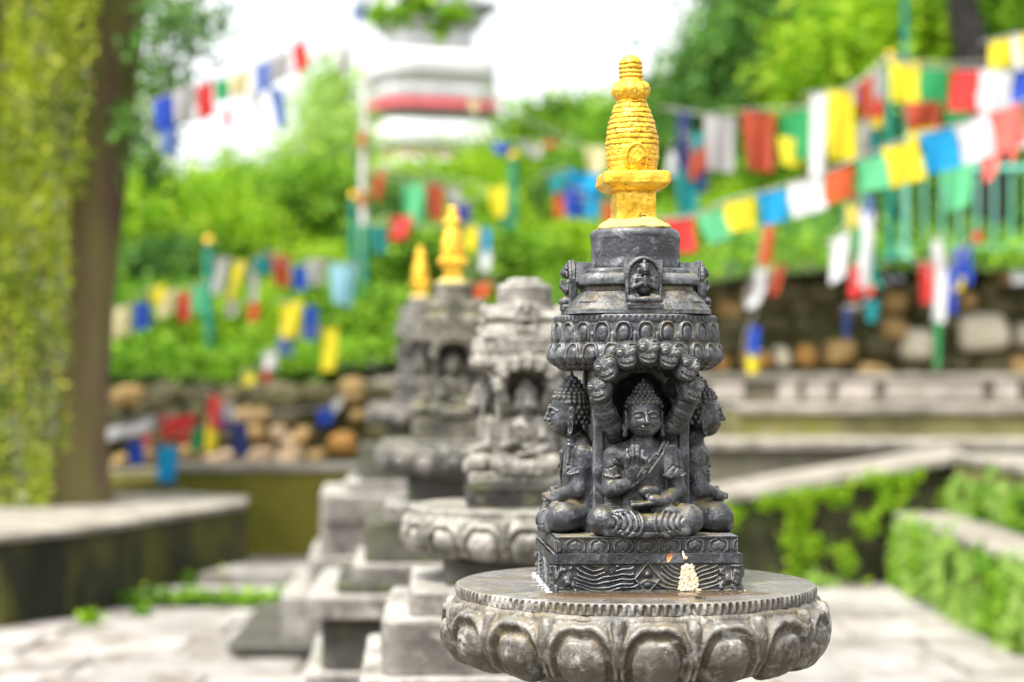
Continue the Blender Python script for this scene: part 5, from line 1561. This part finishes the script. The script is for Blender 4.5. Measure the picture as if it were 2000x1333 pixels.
flag_string('bunched bright blue flags just left of the gold spire', 18.0,
    [('teal', 1072, 340, 1112, 336, 38), ('azure', 1110, 332, 1172, 338, 40, 2), ('blue', 1104, 365, 1140, 366, 58, 4), ('azure', 1140, 372, 1172, 372, 52, 4), ('orange', 1082, 378, 1102, 376, 48), ('red', 1176, 395, 1196, 395, 40)])
flag_string('faded flags high behind the knobbed post at centre', 20.0,
    [('blue', 960, 275, 1000, 282, 24), ('grey', 1014, 278, 1060, 286, 24), ('orange', 1058, 276, 1086, 276, 12), ('sand', 1140, 284, 1184, 286, 48), ('sand', 916, 190, 932, 196, 28)])
flag_string('faded red green and purple flags strung below the tower', 19.5,
    [('rust', 726, 336, 752, 346, 46), ('mint', 788, 356, 830, 358, 78), ('rust', 834, 358, 868, 360, 68), ('grey', 872, 366, 900, 366, 40), ('purple', 890, 398, 920, 392, 38), ('yellow', 954, 366, 990, 362, 62, 2), ('orange', 742, 330, 752, 332, 44)])
flag_string('red and blue flags hanging low behind the gold finials', 18.5,
    [('red', 762, 422, 806, 420, 44), ('teal', 724, 440, 752, 442, 50), ('yellow', 905, 444, 934, 442, 46), ('azure', 936, 446, 958, 446, 44), ('white', 938, 492, 960, 490, 40), ('orange', 910, 552, 960, 550, 30)])
flag_string('long faded flag string crossing the open sky at upper left', 12.2,
    [('blue', 300, 196, 336, 180, 66, 8), ('grey', 340, 178, 382, 166, 64), ('red', 386, 166, 416, 160, 66, 2), ('green', 418, 158, 446, 152, 42, 2), ('sand', 448, 150, 490, 134, 44, 2), ('sky', 496, 130, 528, 116, 56, 4), ('grey', 530, 114, 570, 94, 48, 2), ('red', 572, 92, 596, 74, 54, 6)],
    wave=.9, cord=[(284, 203), (300, 196), (386, 164), (496, 128), (594, 72), (720, 12)])
flag_string('second sparse flag string below the one crossing the sky', 12.4,
    [('sky', 316, 240, 346, 250, 60, 2), ('red', 438, 216, 452, 214, 36), ('white', 486, 180, 522, 170, 70, 4), ('sky', 522, 168, 552, 176, 72, 16), ('grey', 666, 96, 686, 84, 54, -2)],
    cord=[(290, 255), (316, 240), (440, 212), (522, 168), (600, 128), (700, 70)])
flag_string('dark blue pennant at the top of the silver pole', 19.5, [('sky', 688, 12, 720, -8, 36, 2, .7), ('white', 726, -10, 780, -20, 40)], group='single hanging banners')
flag_string('yellow blue and white flags hung between the mossy trunk and the first teal post', 17.2,
    [('sand', 212, 606, 254, 592, 58, 2), ('blue', 262, 594, 292, 586, 54, 2), ('yellow', 292, 562, 322, 554, 34), ('sand', 312, 574, 346, 560, 50, -4), ('red', 350, 572, 372, 568, 58), ('mint', 374, 560, 402, 552, 56)], wave=.8)
flag_string('limp yellow grey and orange flags between the teal posts', 17.6,
    [('grey', 422, 506, 446, 504, 70, -12), ('yellow', 456, 510, 482, 508, 78, -22), ('grey', 486, 532, 504, 530, 60), ('orange', 486, 592, 508, 590, 38), ('grey', 440, 580, 462, 580, 40), ('teal', 500, 504, 530, 500, 34)])
flag_string('dark red and blue flags bunched at centre left', 17.4,
    [('rust', 532, 496, 568, 498, 66, 2), ('blue', 570, 522, 598, 518, 46), ('grey', 600, 508, 640, 506, 52), ('paleblue', 640, 512, 694, 520, 80, 4)])
flag_string('yellow and blue flags twisting down left of the tall pole', 17.3,
    [('yellow', 548, 590, 590, 586, 76, -6), ('blue', 594, 596, 620, 600, 70, 4), ('sky', 544, 658, 574, 660, 36), ('yellow', 632, 642, 660, 640, 78, -2), ('white', 514, 690, 540, 686, 34), ('red', 512, 722, 530, 720, 26), ('yellow', 470, 730, 500, 730, 50), ('rust', 488, 750, 520, 746, 44)])
flag_string('long white cloth and red flags low beside the mossy trunk', 15.0,
    [('white', 202, 836, 306, 812, 26, 2), ('red', 308, 812, 346, 812, 46), ('red', 346, 812, 386, 808, 54, -6, .5), ('coral', 276, 848, 300, 846, 26), ('blue', 244, 858, 278, 858, 50, 4), ('azure', 306, 870, 346, 872, 68), ('green', 372, 840, 396, 838, 44)])
flag_string('dark blue and red flags gathered low over the ochre stones', 16.2,
    [('red', 408, 768, 440, 778, 66, 2), ('grey', 434, 786, 462, 790, 34), ('purple', 430, 800, 446, 804, 40), ('navy', 450, 822, 484, 820, 66, 2), ('yellow', 402, 818, 424, 818, 62, -2), ('blue', 622, 800, 650, 790, 34, -2), ('white', 648, 786, 668, 776, 22)])
flag_string('orange and white streamer hanging at the end of the dark hedge', 16.5,
    [('orange', 1490, 442, 1514, 440, 78, -4), ('white', 1478, 524, 1500, 522, 56, -8), ('white', 1454, 586, 1484, 574, 20), ('rust', 1512, 520, 1534, 516, 60, -14), ('blue', 1462, 640, 1484, 636, 56, -4), ('yellow', 1458, 690, 1480, 690, 40)])
flag_string('white and red streamers hanging left of the slanting stay', 14.5,
    [('white', 1622, 470, 1658, 452, 80, 2), ('white', 1680, 410, 1708, 412, 148, -4), ('yellow', 1654, 402, 1680, 402, 50, -2), ('red', 1654, 520, 1682, 520, 58), ('red', 1680, 556, 1708, 556, 22), ('green', 1666, 440, 1682, 440, 60), ('blue', 1692, 385, 1706, 385, 40), ('teal', 1692, 586, 1716, 586, 44), ('navy', 1646, 600, 1664, 600, 60)])
flag_string('red white and deep blue streamers hanging before the fence at right', 15.5,
    [('red', 1798, 512, 1826, 510, 76, -2), ('white', 1826, 520, 1850, 520, 104, -4), ('blue', 1846, 520, 1866, 520, 96, 2), ('blue', 1864, 484, 1898, 476, 76, 4), ('yellow', 1864, 540, 1884, 540, 26), ('red', 1900, 452, 1920, 452, 24), ('green', 1824, 626, 1838, 626, 88), ('white', 1822, 470, 1840, 470, 50)])
